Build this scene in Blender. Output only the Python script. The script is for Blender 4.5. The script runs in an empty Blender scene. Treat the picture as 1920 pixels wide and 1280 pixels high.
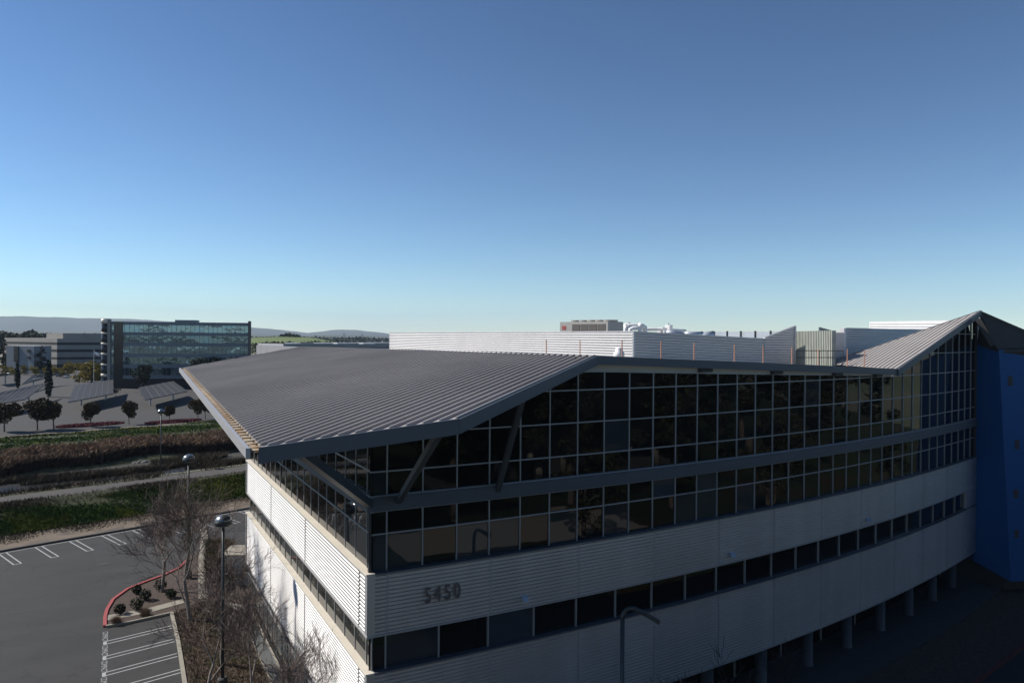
import bpy, math, random
import numpy as np
from mathutils import Vector, Matrix
rad = math.radians
rnd = random.Random(7)
scene = bpy.context.scene
COL = scene.collection

# ------------------------------------------------------------------ camera
CAM = np.array([-8.897, -28.641, 19.768])
F_PX = 1411.0
_y, _p, _r = [math.radians(a) for a in (62.168, -0.319, 0.44)]
CF = np.array([math.cos(_p)*math.cos(_y), math.cos(_p)*math.sin(_y), math.sin(_p)])
_R = np.array([math.sin(_y), -math.cos(_y), 0.0]); _U = np.cross(_R, CF)
CR = math.cos(_r)*_R + math.sin(_r)*_U
CU = -math.sin(_r)*_R + math.cos(_r)*_U
cd = bpy.data.cameras.new('camera'); cam = bpy.data.objects.new('camera', cd); COL.objects.link(cam)
cd.sensor_width = 36.0; cd.lens = F_PX/1920*36; cd.clip_start = 0.5; cd.clip_end = 60000
M = Matrix(((CR[0], CU[0], -CF[0], CAM[0]), (CR[1], CU[1], -CF[1], CAM[1]), (CR[2], CU[2], -CF[2], CAM[2]), (0, 0, 0, 1)))
cam.matrix_world = M
scene.camera = cam

# ------------------------------------------------------------------ sky, sun, exposure
SUN_AZ = rad(139.0)          # plan angle from +X of the direction towards the sun
SUN_EL = rad(39.0)
world = bpy.data.worlds.new("World"); scene.world = world; world.use_nodes = True
wn = world.node_tree; bg = wn.nodes['Background']
sky = wn.nodes.new('ShaderNodeTexSky'); sky.sky_type = 'NISHITA'; sky.sun_disc = False
sky.sun_elevation = SUN_EL; sky.sun_rotation = math.pi/2 - SUN_AZ
sky.altitude = 0; sky.air_density = 0.8; sky.dust_density = 0.0; sky.ozone_density = 2.0
bg.inputs[1].default_value = 0.05
gm = wn.nodes.new('ShaderNodeGamma'); gm.inputs[1].default_value = 1.36
wn.links.new(sky.outputs[0], gm.inputs[0]); tm = wn.nodes.new('ShaderNodeMix'); tm.data_type = 'RGBA'; tm.blend_type = 'MULTIPLY'; tm.inputs[0].default_value = 1; tm.inputs[7].default_value = (.93, 1.0, .985, 1)
wn.links.new(gm.outputs[0], tm.inputs[6]); wn.links.new(tm.outputs[2], bg.inputs[0])
sl = bpy.data.lights.new('sun', 'SUN'); sl.energy = 5.0; sl.angle = rad(0.5); sl.color = (1.0, 0.95, 0.88)
so = bpy.data.objects.new('sun', sl); COL.objects.link(so)
sd = Vector((math.cos(SUN_EL)*math.cos(SUN_AZ), math.cos(SUN_EL)*math.sin(SUN_AZ), math.sin(SUN_EL)))
so.rotation_euler = sd.to_track_quat('Z', 'Y').to_euler(); so.location = (-100, 80, 120)
scene.view_settings.view_transform = 'Standard'; scene.view_settings.look = 'None'
scene.view_settings.exposure = 0.27; scene.view_settings.gamma = 1.0
try: scene.view_settings.use_curve_mapping = False
except Exception: pass
scene.cycles.max_bounces = 6; scene.cycles.volume_bounces = 2

# ------------------------------------------------------------------ helpers
def ray(px, py): return CF + (px-960)/F_PX*CR - (py-640)/F_PX*CU
def G(px, py, z=0.0):
    d = ray(px, py); t = (z-CAM[2])/d[2]; return CAM + t*d
def D(px, py, t): return CAM + ray(px, py)*t
def onplane(px, py, p, n):
    d = ray(px, py); t = ((np.array(p)-CAM) @ n)/(d @ n); return CAM + t*d
KAP = 0.0047/0.867
def AR(s, z=0.0, off=0.0):          # curved south facade, off = metres outwards
    th = KAP*s
    return np.array([math.sin(th)/KAP + off*math.sin(th), (1-math.cos(th))/KAP - off*math.cos(th), z])
def LF(s, z=0.0, off=0.0):          # straight west facade
    return np.array([-off, s, z])
EU = np.array([.942, .335]); EV = np.array([-.335, .942])
def uv(u, v): return EU*u + EV*v

class MB:
    def __init__(s): s.v = []; s.f = []; s.sm = False
    def add(s, vs, fs):
        b = len(s.v); s.v += [tuple(map(float, p)) for p in vs]; s.f += [tuple(i+b for i in f) for f in fs]; return s
    def quad(s, *p): return s.add(p, [tuple(range(len(p)))])
    def hexa(s, p):     # 8 corners: bottom 0-3, top 4-7
        return s.add(p, [(3,2,1,0),(4,5,6,7),(0,1,5,4),(1,2,6,5),(2,3,7,6),(3,0,4,7)])
    def box(s, x0, x1, y0, y1, z0, z1):
        return s.hexa([(x0,y0,z0),(x1,y0,z0),(x1,y1,z0),(x0,y1,z0),(x0,y0,z1),(x1,y0,z1),(x1,y1,z1),(x0,y1,z1)])
    def obox(s, c, ax, hx, hy, z0, z1):   # oriented box: centre (x,y), plan angle ax
        ca, sa = math.cos(ax), math.sin(ax); q = []
        for z in (z0, z1):
            for a, b in ((-hx,-hy),(hx,-hy),(hx,hy),(-hx,hy)):
                q.append((c[0]+a*ca-b*sa, c[1]+a*sa+b*ca, z))
        return s.hexa(q)
    def prism(s, poly, z0, z1):
        n = len(poly); za = z0 if hasattr(z0, '__len__') else [z0]*n; zb = z1 if hasattr(z1, '__len__') else [z1]*n
        vs = [(p[0], p[1], za[i]) for i, p in enumerate(poly)] + [(p[0], p[1], zb[i]) for i, p in enumerate(poly)]
        fs = [tuple(range(n-1, -1, -1)), tuple(range(n, 2*n))] + [(i, (i+1) % n, n+(i+1) % n, n+i) for i in range(n)]
        return s.add(vs, fs)
    def beam(s, p, q, w, h):
        p = Vector(p); q = Vector(q); d = (q-p).normalized(); up = Vector((0,0,1))
        if abs(d.z) > .98: up = Vector((1,0,0))
        r = d.cross(up).normalized()*w/2; u = r.cross(d).normalized()*h/2
        return s.hexa([p-r-u, p+r-u, q+r-u, q-r-u, p-r+u, p+r+u, q+r+u, q-r+u])
    def tube(s, pts, rs, n=8, cap=True):
        pts = [Vector(p) for p in pts]; rings = []
        if not hasattr(rs, '__len__'): rs = [rs]*len(pts)
        a = None
        for i, p in enumerate(pts):
            d = (pts[min(i+1, len(pts)-1)] - pts[max(i-1, 0)]).normalized()
            if a is None:
                a = d.orthogonal().normalized()
            a = (a - d*a.dot(d)).normalized(); b = d.cross(a)
            rings.append([p + (a*math.cos(2*math.pi*k/n) + b*math.sin(2*math.pi*k/n))*rs[i] for k in range(n)])
        vs = [v for r in rings for v in r]; fs = []
        for i in range(len(rings)-1):
            for k in range(n):
                fs.append((i*n+k, i*n+(k+1) % n, (i+1)*n+(k+1) % n, (i+1)*n+k))
        if cap: fs += [tuple(range(n-1, -1, -1)), tuple((len(rings)-1)*n+k for k in range(n))]
        return s.add(vs, fs)
    def lathe(s, c, prof, n=20):
        vs = []; fs = []
        for r, z in prof:
            for k in range(n): vs.append((c[0]+r*math.cos(2*math.pi*k/n), c[1]+r*math.sin(2*math.pi*k/n), c[2]+z))
        for i in range(len(prof)-1):
            for k in range(n): fs.append((i*n+k, i*n+(k+1) % n, (i+1)*n+(k+1) % n, (i+1)*n+k))
        fs += [tuple(range(n-1, -1, -1)), tuple((len(prof)-1)*n+k for k in range(n))]
        return s.add(vs, fs)
    def sweep(s, fn, s0, s1, prof, n=1, caps=True):   # prof: (off,z) polyline; fn(s,z,off)
        m = len(prof); vs = []; fs = []
        for i in range(n+1):
            t = s0+(s1-s0)*i/n
            vs += [fn(t, z, o) for o, z in prof]
        for i in range(n):
            for k in range(m-1): fs.append((i*m+k, i*m+k+1, (i+1)*m+k+1, (i+1)*m+k))
        return s.add(vs, fs)
    def bar(s, fn, s0, s1, o0, o1, z0, z1, n=1):
        m = 4; vs = []; fs = []
        for i in range(n+1):
            t = s0+(s1-s0)*i/n
            vs += [fn(t, z0, o0), fn(t, z0, o1), fn(t, z1, o1), fn(t, z1, o0)]
        for i in range(n):
            for k in range(4): fs.append((i*4+k, i*4+(k+1) % 4, (i+1)*4+(k+1) % 4, (i+1)*4+k))
        fs += [(3,2,1,0), tuple(n*4+k for k in range(4))]
        return s.add(vs, fs)
    def build(s, name, mat, parent=None, smooth=False):
        me = bpy.data.meshes.new(name); me.from_pydata(s.v, [], s.f); me.update()
        me.materials.append(mat)
        if smooth or s.sm: me.polygons.foreach_set('use_smooth', [True]*len(me.polygons))
        o = bpy.data.objects.new(name, me); COL.objects.link(o)
        if parent is not None:
            o.parent = parent
            if parent.parent is None: o.matrix_parent_inverse = Matrix.Translation(-parent.location) if tuple(parent.rotation_euler) == (0,0,0) else parent.matrix_basis.inverted()
            else: o.matrix_parent_inverse = Matrix.Identity(4)
        return o

def np_quads(name, Q, mat, parent=None):
    """Q: (n,k,3) array of separate k-gons"""
    Q = np.asarray(Q, dtype=np.float32); n, k = Q.shape[:2]
    me = bpy.data.meshes.new(name)
    me.vertices.add(n*k); me.vertices.foreach_set('co', Q.reshape(-1))
    me.loops.add(n*k); me.loops.foreach_set('vertex_index', np.arange(n*k, dtype=np.int32))
    me.polygons.add(n); me.polygons.foreach_set('loop_start', np.arange(0, n*k, k, dtype=np.int32))
    me.polygons.foreach_set('loop_total', np.full(n, k, dtype=np.int32))
    me.update(calc_edges=True); me.materials.append(mat)
    o = bpy.data.objects.new(name, me); COL.objects.link(o)
    if parent is not None: o.parent = parent; o.matrix_parent_inverse = Matrix.Identity(4)
    return o
def tag(o, label=None, cat=None, group=None, kind=None):
    if label: o['label'] = label
    if cat: o['category'] = cat
    if group: o['group'] = group
    if kind: o['kind'] = kind
    return o
def thing(name, loc, label, cat, group=None, rz=0.0):
    e = bpy.data.objects.new(name, None); e.empty_display_size = .5; COL.objects.link(e)
    e.location = tuple(map(float, loc)); e.rotation_euler = (0, 0, rz)
    return tag(e, label, cat, group)
def copy_tree(o, parent=None):
    c = o.copy(); COL.objects.link(c)
    if parent is not None: c.parent = parent
    for ch in list(o.children): copy_tree(ch, c)
    return c

# ------------------------------------------------------------------ materials
def mat(name, col, rough=.6, metal=0.0, var=.12, scale=2.0, bump=0.0, bscale=None, spec=None, island=0.0, obj=0.0, stretch=(1,1,1), ior=None, dirt=None):
    m = bpy.data.materials.new(name); m.use_nodes = True; nt = m.node_tree; b = nt.nodes['Principled BSDF']
    b.inputs['Roughness'].default_value = rough; b.inputs['Metallic'].default_value = metal
    if spec is not None: b.inputs['Specular IOR Level'].default_value = spec
    if ior: b.inputs['IOR'].default_value = ior
    geo = nt.nodes.new('ShaderNodeNewGeometry'); mp = nt.nodes.new('ShaderNodeMapping'); mp.inputs['Scale'].default_value = stretch
    nt.links.new(geo.outputs['Position'], mp.inputs['Vector'])
    nz = nt.nodes.new('ShaderNodeTexNoise'); nz.inputs['Scale'].default_value = scale; nz.inputs['Detail'].default_value = 6; nz.inputs['Roughness'].default_value = .6
    nt.links.new(mp.outputs[0], nz.inputs['Vector'])
    mr = nt.nodes.new('ShaderNodeMapRange'); mr.inputs['From Min'].default_value = .3; mr.inputs['From Max'].default_value = .7
    mr.inputs['To Min'].default_value = 1-var; mr.inputs['To Max'].default_value = 1+var
    nt.links.new(nz.outputs['Fac'], mr.inputs['Value'])
    last = mr.outputs[0]
    def mul(a, src, lo, hi):
        r = nt.nodes.new('ShaderNodeMapRange'); r.inputs['To Min'].default_value = lo; r.inputs['To Max'].default_value = hi
        nt.links.new(src, r.inputs['Value']); x = nt.nodes.new('ShaderNodeMath'); x.operation = 'MULTIPLY'
        nt.links.new(a, x.inputs[0]); nt.links.new(r.outputs[0], x.inputs[1]); return x.outputs[0]
    if island: last = mul(last, geo.outputs['Random Per Island'], 1-island, 1+island)
    if obj:
        oi = nt.nodes.new('ShaderNodeObjectInfo'); last = mul(last, oi.outputs['Random'], 1-obj, 1+obj)
    mx = nt.nodes.new('ShaderNodeVectorMath'); mx.operation = 'SCALE'
    src = None
    if dirt:      # second colour mixed in by large soft noise
        n2 = nt.nodes.new('ShaderNodeTexNoise'); n2.inputs['Scale'].default_value = dirt[1]; n2.inputs['Detail'].default_value = 5
        nt.links.new(mp.outputs[0], n2.inputs['Vector'])
        r2 = nt.nodes.new('ShaderNodeMapRange'); r2.inputs['From Min'].default_value = dirt[2]; r2.inputs['From Max'].default_value = dirt[3]
        nt.links.new(n2.outputs['Fac'], r2.inputs['Value'])
        mc = nt.nodes.new('ShaderNodeMix'); mc.data_type = 'RGBA'
        mc.inputs[6].default_value = (*col, 1); mc.inputs[7].default_value = (*dirt[0], 1)
        nt.links.new(r2.outputs[0], mc.inputs[0]); nt.links.new(mc.outputs[2], mx.inputs[0])
    else: mx.inputs[0].default_value = col
    nt.links.new(last, mx.inputs['Scale']); nt.links.new(mx.outputs[0], b.inputs['Base Color'])
    if bump:
        bn = nt.nodes.new('ShaderNodeTexNoise'); bn.inputs['Scale'].default_value = bscale or scale*3; bn.inputs['Detail'].default_value = 3
        nt.links.new(mp.outputs[0], bn.inputs['Vector'])
        bp = nt.nodes.new('ShaderNodeBump'); bp.inputs['Strength'].default_value = 1.0; bp.inputs['Distance'].default_value = bump
        nt.links.new(bn.outputs['Fac'], bp.inputs['Height']); nt.links.new(bp.outputs[0], b.inputs['Normal'])
    return m
def glass_mat(name, col, rough=.015, wave=.004, wscale=.45, obj=.35, ior=1.5, spec=.5):
    m = mat(name, col, rough, 0, .1, .5, wave, wscale, spec, obj=obj, ior=ior)
    return m
MT = {}
MT['clad'] = mat('ribbed_aluminium', (.58,.565,.55), .50, .90, .04, .35, obj=.04)
MT['screen'] = mat('roof_screen_metal', (.62,.60,.59), .56, .80, .04, .35)
_m = MT['clad']; _nt = _m.node_tree
_tx = _nt.nodes.new('ShaderNodeTexNoise'); _tx.inputs['Scale'].default_value = 1.0; _tx.inputs['Detail'].default_value = 5
_mp = _nt.nodes.new('ShaderNodeMapping'); _mp.inputs['Scale'].default_value = (.9, .9, .10); _ge = _nt.nodes.new('ShaderNodeNewGeometry')
_nt.links.new(_ge.outputs['Position'], _mp.inputs['Vector']); _nt.links.new(_mp.outputs[0], _tx.inputs['Vector'])
_rr = _nt.nodes.new('ShaderNodeMapRange'); _rr.inputs['From Min'].default_value = .35; _rr.inputs['From Max'].default_value = .65; _rr.inputs['To Min'].default_value = .95; _rr.inputs['To Max'].default_value = 1.03
_nt.links.new(_tx.outputs['Fac'], _rr.inputs['Value']); _sc = _nt.nodes.new('ShaderNodeVectorMath'); _sc.operation = 'SCALE'
_bs = _nt.nodes['Principled BSDF']; _old = _bs.inputs['Base Color'].links[0].from_socket
_nt.links.new(_old, _sc.inputs[0]); _nt.links.new(_rr.outputs[0], _sc.inputs['Scale']); _nt.links.new(_sc.outputs[0], _bs.inputs['Base Color'])
MT['roof'] = mat('standing_seam_metal', (.40,.37,.35), .6, .0, .09, .25, spec=.2, obj=.0, dirt=((.33,.305,.29), .12, .45, .7))
MT['fascia'] = mat('dark_fascia_paint', (.075,.085,.10), .5, 0, .06, .6)
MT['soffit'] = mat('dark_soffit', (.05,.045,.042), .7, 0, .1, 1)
MT['cap'] = mat('cream_ledge_cap', (.66,.60,.50), .5, .0, .07, 1.2)
MT['trim'] = mat('light_grey_trim', (.38,.37,.37), .45, .3, .05, 1)
MT['mull'] = mat('aluminium_mullion', (.32,.315,.31), .5, .3, .05, 1)
MT['cream'] = mat('cream_frieze', (.36,.33,.27), .6, 0, .05, 1)
MT['glass'] = glass_mat('dark_tinted_glass', (.010,.0095,.0095))
MT['glass_blind'] = glass_mat('tinted_glass_with_blind', (.035,.04,.046), wave=.003)
MT['glass_left'] = glass_mat('west_tinted_glass', (.028,.030,.028), wave=.0035)
MT['steel'] = mat('painted_steel_brace', (.07,.08,.095), .5, 0, .06, 1)
MT['col'] = mat('grey_column_paint', (.06,.066,.075), .6, 0, .05, 1)
MT['blue'] = mat('blue_stucco', (.012,.085,.24), .75, 0, .05, 1.5, .002, 30)
MT['deck'] = mat('roof_membrane', (.22,.22,.23), .8, 0, .15, .5)
MT['asphalt'] = mat('asphalt', (.029,.0285,.027), .85, 0, .14, .5, .004, 25, dirt=((.021,.021,.020), .30, .38, .66), stretch=(.45,1,1))
_nt = MT['asphalt'].node_tree; _bs = _nt.nodes['Principled BSDF']; _old = _bs.inputs['Base Color'].links[0].from_socket
_g = _nt.nodes.new('ShaderNodeNewGeometry'); _n = _nt.nodes.new('ShaderNodeTexNoise'); _n.inputs['Scale'].default_value = .8; _n.inputs['Detail'].default_value = 4
_nt.links.new(_g.outputs['Position'], _n.inputs['Vector'])
_q = _nt.nodes.new('ShaderNodeMapRange'); _q.inputs['From Min'].default_value = .60; _q.inputs['From Max'].default_value = .70; _q.inputs['To Min'].default_value = 1; _q.inputs['To Max'].default_value = .72
_nt.links.new(_n.outputs['Fac'], _q.inputs['Value'])
_v = _nt.nodes.new('ShaderNodeTexVoronoi'); _v.feature = 'DISTANCE_TO_EDGE'; _v.inputs['Scale'].default_value = .16
_dn = _nt.nodes.new('ShaderNodeTexNoise'); _dn.inputs['Scale'].default_value = .7; _mixv = _nt.nodes.new('ShaderNodeVectorMath'); _mixv.operation = 'MULTIPLY_ADD'; _mixv.inputs[1].default_value = (2.5, 2.5, 0)
_nt.links.new(_dn.outputs['Color'], _mixv.inputs[0]); _nt.links.new(_g.outputs['Position'], _mixv.inputs[2]); _nt.links.new(_g.outputs['Position'], _dn.inputs['Vector']); _nt.links.new(_mixv.outputs[0], _v.inputs['Vector'])
_q2 = _nt.nodes.new('ShaderNodeMapRange'); _q2.inputs['From Min'].default_value = .004; _q2.inputs['From Max'].default_value = .012; _q2.inputs['To Min'].default_value = .70; _q2.inputs['To Max'].default_value = 1
_nt.links.new(_v.outputs['Distance'], _q2.inputs['Value'])
_mm = _nt.nodes.new('ShaderNodeMath'); _mm.operation = 'MULTIPLY'; _nt.links.new(_q.outputs[0], _mm.inputs[0]); _nt.links.new(_q2.outputs[0], _mm.inputs[1])
_s = _nt.nodes.new('ShaderNodeVectorMath'); _s.operation = 'SCALE'; _nt.links.new(_old, _s.inputs[0]); _nt.links.new(_mm.outputs[0], _s.inputs['Scale']); _nt.links.new(_s.outputs[0], _bs.inputs['Base Color'])
MT['asphalt2'] = mat('fresh_asphalt', (.02,.02,.022), .85, 0, .10, .6, .004, 25)
MT['asphalt_far'] = mat('old_asphalt', (.040,.037,.034), .9, 0, .14, .3, dirt=((.034,.032,.030), .03, .4, .6))
MT['paint'] = mat('white_road_paint', (.36,.36,.36), .7, 0, .15, 6)
MT['red'] = mat('red_kerb_paint', (.33,.06,.055), .7, 0, .15, 5)
MT['conc'] = mat('concrete', (.27,.245,.20), .85, 0, .12, 2)
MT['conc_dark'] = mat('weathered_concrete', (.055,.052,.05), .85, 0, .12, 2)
MT['dirt'] = mat('tan_earth', (.15,.115,.082), .95, 0, .15, .8, .02, 6, dirt=((.085,.07,.055), .5, .48, .66))
MT['mulch'] = mat('bark_mulch', (.062,.042,.032), .95, 0, .3, 5, .03, 12)
MT['path'] = mat('gravel_path', (.066,.060,.054), .95, 0, .12, 1.2)
MT['field'] = mat('open_ground', (.17,.15,.11), .95, 0, .15, .01, dirt=((.10,.12,.06), .004, .45, .6))
MT['bank'] = mat('bank_soil', (.036,.042,.014), .95, 0, .35, .8, .05, 3)
MT['mud'] = mat('channel_mud', (.032,.030,.024), .8, 0, .15, .4, .02, 3, stretch=(1,1,1))
MT['water'] = mat('murky_water', (.034,.032,.027), .30, 0, .2, .3, .03, 3, spec=.22)
MT['grass'] = mat('green_grass', (.042,.078,.012), .9, 0, .3, .15, island=.5, spec=.15, dirt=((.10,.12,.016), .22, .48, .58))
MT['grass_dk'] = mat('dark_weeds', (.035,.06,.015), .9, 0, .25, .2, island=.5, spec=.15)
MT['lawn'] = mat('south_lawn_grass', (.022,.034,.012), .9, 0, .3, .3, spec=.15, dirt=((.045,.032,.018), .12, .5, .62))
MT['reed'] = mat('dry_reeds', (.20,.135,.09), .9, 0, .2, .3, island=.45, spec=.1)
MT['stalk'] = mat('shade_dark_reed_stalks', (.045,.032,.024), .9, 0, .2, .5, island=.4, spec=.1)  # reed colour darkened to paint in the shade on the belt's lower half
MT['brush'] = mat('brown_brush', (.075,.062,.042), .9, 0, .2, .5, island=.5, spec=.1)
MT['litter'] = mat('dry_ground_cover', (.12,.085,.055), .9, 0, .3, 1.0, island=.6, spec=.1, dirt=((.07,.075,.03), .5, .5, .65))
MT['bark'] = mat('pale_bark', (.20,.165,.14), .9, 0, .3, 3, .01, 10)
MT['twig'] = mat('brown_twigs', (.125,.092,.078), .9, 0, .2, 2, island=.3)
MT['twig_dk'] = mat('dark_twigs', (.035,.028,.026), .9, 0, .2, 2)
MT['trunk'] = mat('tree_trunk', (.13,.10,.08), .9, 0, .2, 3)
MT['leaf_red'] = mat('bronze_green_leaves', (.070,.045,.020), .8, 0, .3, .6, island=.55, spec=.2, obj=.2)
MT['leaf_yel'] = mat('yellow_green_leaves', (.26,.20,.030), .8, 0, .25, .5, island=.45, spec=.2, obj=.2)
MT['leaf_dk'] = mat('dark_evergreen_leaves', (.022,.030,.014), .8, 0, .3, .5, island=.5, spec=.2, obj=.2)
MT['leaf_mid'] = mat('olive_leaves', (.050,.050,.022), .8, 0, .3, .5, island=.55, spec=.2, obj=.3)
MT['purple'] = mat('magenta_ground_cover', (.16,.035,.045), .9, 0, .3, 1, island=.5)
MT['pole'] = mat('dark_lamp_pole', (.05,.055,.055), .45, .3, .05, 3)
MT['lamp_top'] = mat('satin_lamp_dome', (.30,.31,.31), .25, .8, .05, 3)
MT['lamp_glass'] = mat('lamp_underside', (.45,.45,.42), .4, 0, .03, 3)
MT['solar'] = mat('solar_panels', (.05,.048,.046), .6, .0, .08, .5, spec=.25)
MT['white'] = mat('white_paint', (.78,.76,.74), .5, 0, .05, .6)
MT['hvac'] = mat('beige_sheet_metal', (.36,.34,.31), .5, .1, .06, 1)
MT['coil'] = mat('condenser_coil', (.10,.085,.075), .6, 0, .2, 8)
MT['galv'] = mat('galvanised_duct', (.5,.53,.56), .35, .6, .12, 1.5)
MT['seam'] = mat('panel_seam_grey', (.12,.12,.12), .6, 0, .05, 1)
MT['pale_duct'] = mat('pale_duct_metal', (.42,.45,.48), .4, .3, .15, .6)
MT['pale_green'] = mat('pale_green_sheet', (.34,.35,.30), .6, 0, .12, .8)
MT['wood'] = mat('orange_stakes', (.40,.19,.12), .8, 0, .1, 3)
MT['blg_white'] = mat('office_concrete', (.30,.275,.245), .8, 0, .08, .15)
MT['blg_grey'] = mat('office_grey_band', (.19,.205,.22), .6, 0, .05, .2)
MT['blg_glass'] = glass_mat('sky_blue_glass', (.17,.25,.31), .05, .12, .16, .35); MT['blg_glass'].node_tree.nodes['Principled BSDF'].inputs['Metallic'].default_value = .85
MT['blg_glass_dk'] = glass_mat('dark_strip_glass', (.02,.022,.028), .1, .01, .3, .2)
MT['stone'] = mat('channel_stones', (.16,.15,.14), .9, 0, .2, 2)
MT['gutter_rust'] = mat('stained_gutter', (.36,.31,.23), .8, 0, .2, 3, dirt=((.27,.16,.07), 2.6, .40, .62))
MT['digit'] = mat('bronze_digit', (.13,.105,.09), .6, .1, .05, 3)
MT['flood'] = mat('floodlight_lens', (.30,.42,.55), .2, 0, .03, 3)
MT['rubber'] = mat('dark_rubber', (.03,.03,.03), .8, 0, .05, 3)
MT['paver'] = mat('slate_pavers', (.09,.095,.095), .7, 0, .25, 3)
MT['hill'] = mat('hill_scrub', (.07,.075,.05), .95, 0, .25, .0012)
MT['hillgreen'] = mat('mound_grass', (.11,.15,.035), .95, 0, .2, .02)
MT['far_trees'] = mat('distant_tree_mass', (.035,.045,.025), .95, 0, .3, .05)

# ------------------------------------------------------------------ terrain
def zp(v):
    P = [(-1e5,0),(61.5,0),(62.3,.12),(67.6,1.9),(68.4,2.0),(73.6,2.0),(74.4,1.8),(80.5,-1.0),(82,-1.25),(103,-1.25),(106,-.6),(112,.0),(128,.25),(141.5,.1),(143,0),(1e6,0)]
    for (a, za), (b, zb) in zip(P, P[1:]):
        if a <= v <= b: return za+(zb-za)*(v-a)/(b-a)
    return 0
VS = [-6000,-1500,-300,-60,0,30,50,56,61.5,62.3,64,66,67.6,68.4,71,73.6,74.4,76,78,80.5,82,92,103,106,109,112,120,128,135,141.5,143,150,300,600,1500,4000,9000,16000]
US = [-12000,-3000,-800,-300,-120,-60,-30,0,30,60,90,120,200,400,1000,3000,12000]
g = MB(); vs = []; fs = []
for v in VS:
    for u in US:
        x, y = uv(u, v); vs.append((x, y, zp(v)-.03))
W = len(US)
for i in range(len(VS)-1):
    for j in range(W-1): fs.append((i*W+j, i*W+j+1, (i+1)*W+j+1, (i+1)*W+j))
g.add(vs, fs); tag(g.build('ground', MT['field']), kind='structure')
def strip(name, m, u0, u1, vlist, lift=.0, nu=40, kind='structure', wob=0.0, seed=1):
    r_ = random.Random(seed); b = MB(); vs = []; fs = []
    for k, v in enumerate(vlist):
        for i in range(nu+1):
            u = u0+(u1-u0)*i/nu
            w = wob*(math.sin(u*.11+seed)+.6*math.sin(u*.31+2*seed)+.35*math.sin(u*.83+seed*3)) if k in (0, len(vlist)-1) else 0
            x, y = uv(u, v+w); vs.append((x, y, zp(v+w)+lift))
    n = nu+1
    for k in range(len(vlist)-1):
        for i in range(nu): fs.append((k*n+i, k*n+i+1, (k+1)*n+i+1, (k+1)*n+i))
    b.add(vs, fs); o = b.build(name, m); o['kind'] = kind; return o
strip('asphalt_lot', MT['asphalt'], -60, 110, [-30, 10, 30, 56.0], -.022, 4)
strip('dirt_strip', MT['dirt'], -90, 130, [56.35, 59, 61.6, 62.2], -.012, 60, wob=.0)
strip('levee_bank', MT['bank'], -90, 150, [61.9,62.3,64,66,67.6,68.3], -.01, 60, wob=.15)
strip('footpath', MT['path'], -90, 150, [68.2,70,72.0], .01, 60, wob=.12, seed=3)
strip('channel_bank', MT['bank'], -90, 150, [71.8,73,74.4,76,78,80.5,82.5], -.005, 60, seed=4)
strip('mud_flat', MT['mud'], -90, 170, [81,88,95,103.5,106], .02, 60)
strip('far_bank', MT['bank'], -90, 190, [103.5,106,109,112,120,128,135,141.5], .03, 60)
strip('far_path', MT['dirt'], -90, 190, [141.5,143,145.2], .012, 60, wob=.1, seed=5)
strip('far_lot', MT['asphalt_far'], -130, 190, [145.0, 200, 400, 470], -.015, 6)
# water lies as an irregular sheet inside the channel
def blob(name, m, c, au, av, z, seed, n=48, kind='structure'):
    r_ = random.Random(seed); ph = [r_.uniform(0, 6.28) for _ in range(4)]; pts = []
    for i in range(n):
        a = 2*math.pi*i/n; k = 1+.12*math.sin(3*a+ph[0])+.09*math.sin(5*a+ph[1])+.05*math.sin(9*a+ph[2])
        x, y = uv(c[0]+au*k*math.cos(a), c[1]+av*k*math.sin(a)); pts.append((x, y, z))
    b = MB(); b.quad(*pts); o = b.build(name, m); o['kind'] = kind; return o
blob('water', MT['water'], (-10, 95.5), 46, 9.0, -1.20, 3)
blob('sand_bar', MT['dirt'], (-19, 86.5), 14, 2.6, -1.17, 8)
blob('gravel_bar', MT['path'], (22, 101.5), 30, 2.3, -1.16, 9)
blob('water', MT['water'], (62, 90), 26, 4.2, -1.19, 5)
rs_ = random.Random(12)
ordr = ['first','second','third','fourth','fifth','sixth','seventh','eighth','ninth','tenth','eleventh']
for i in range(11):
    c = G(252+i*5.6+rs_.uniform(-1, 1), 868-i*.35+rs_.uniform(-1.2, 1.2), -1.15); b = MB(); r0 = rs_.uniform(.25, .55)
    pr_ = [(r0*.9, -.1), (r0, .08), (r0*.75, .2), (r0*.35, .27)]
    b.lathe((0, 0, 0), pr_, 9)
    b.v = [(x*(1+rs_.uniform(-.2, .2)), y*(1+rs_.uniform(-.2, .2)), z*(1+rs_.uniform(-.2, .2))) for x, y, z in b.v]
    o = b.build('channel_rock', MT['stone']); o.location = c; o['label'] = '%s small grey rock from the left in the row across the muddy channel' % ordr[i]; o['category'] = 'rock'; o['group'] = 'rocks crossing the channel'
# kerb and markings of the near lot
def uvbar(b, u0, v0, u1, v1, w, z0, z1):
    p = uv(u0, v0); q = uv(u1, v1); d = q-p; L = np.hypot(*d); n = np.array([-d[1], d[0]])/L*w/2
    pts = [p-n, q-n, q+n, p+n]; b.hexa([(a[0], a[1], z0) for a in pts]+[(a[0], a[1], z1) for a in pts])
b = MB(); uvbar(b, -60, 56.18, 60, 56.18, .34, -.02, .13); tag(b.build('kerb', MT['conc_dark']), kind='structure')
def bar2(b, p, q, w, z):
    p = np.array(p[:2]); q = np.array(q[:2]); d = q-p; n = np.array([-d[1], d[0]])/np.hypot(*d)*w/2
    b.quad((*(p-n), z), (*(q-n), z), (*(q+n), z), (*(p+n), z))
b = MB(); uvbar_line = lambda u0, v0, u1, v1: bar2(b, uv(u0, v0), uv(u1, v1), .11, -.014)
uvbar_line(-60, 55.55, 60, 55.55)
U0 = float(np.dot(G(72, 1024)[:2], EU)); k0 = -14
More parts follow.
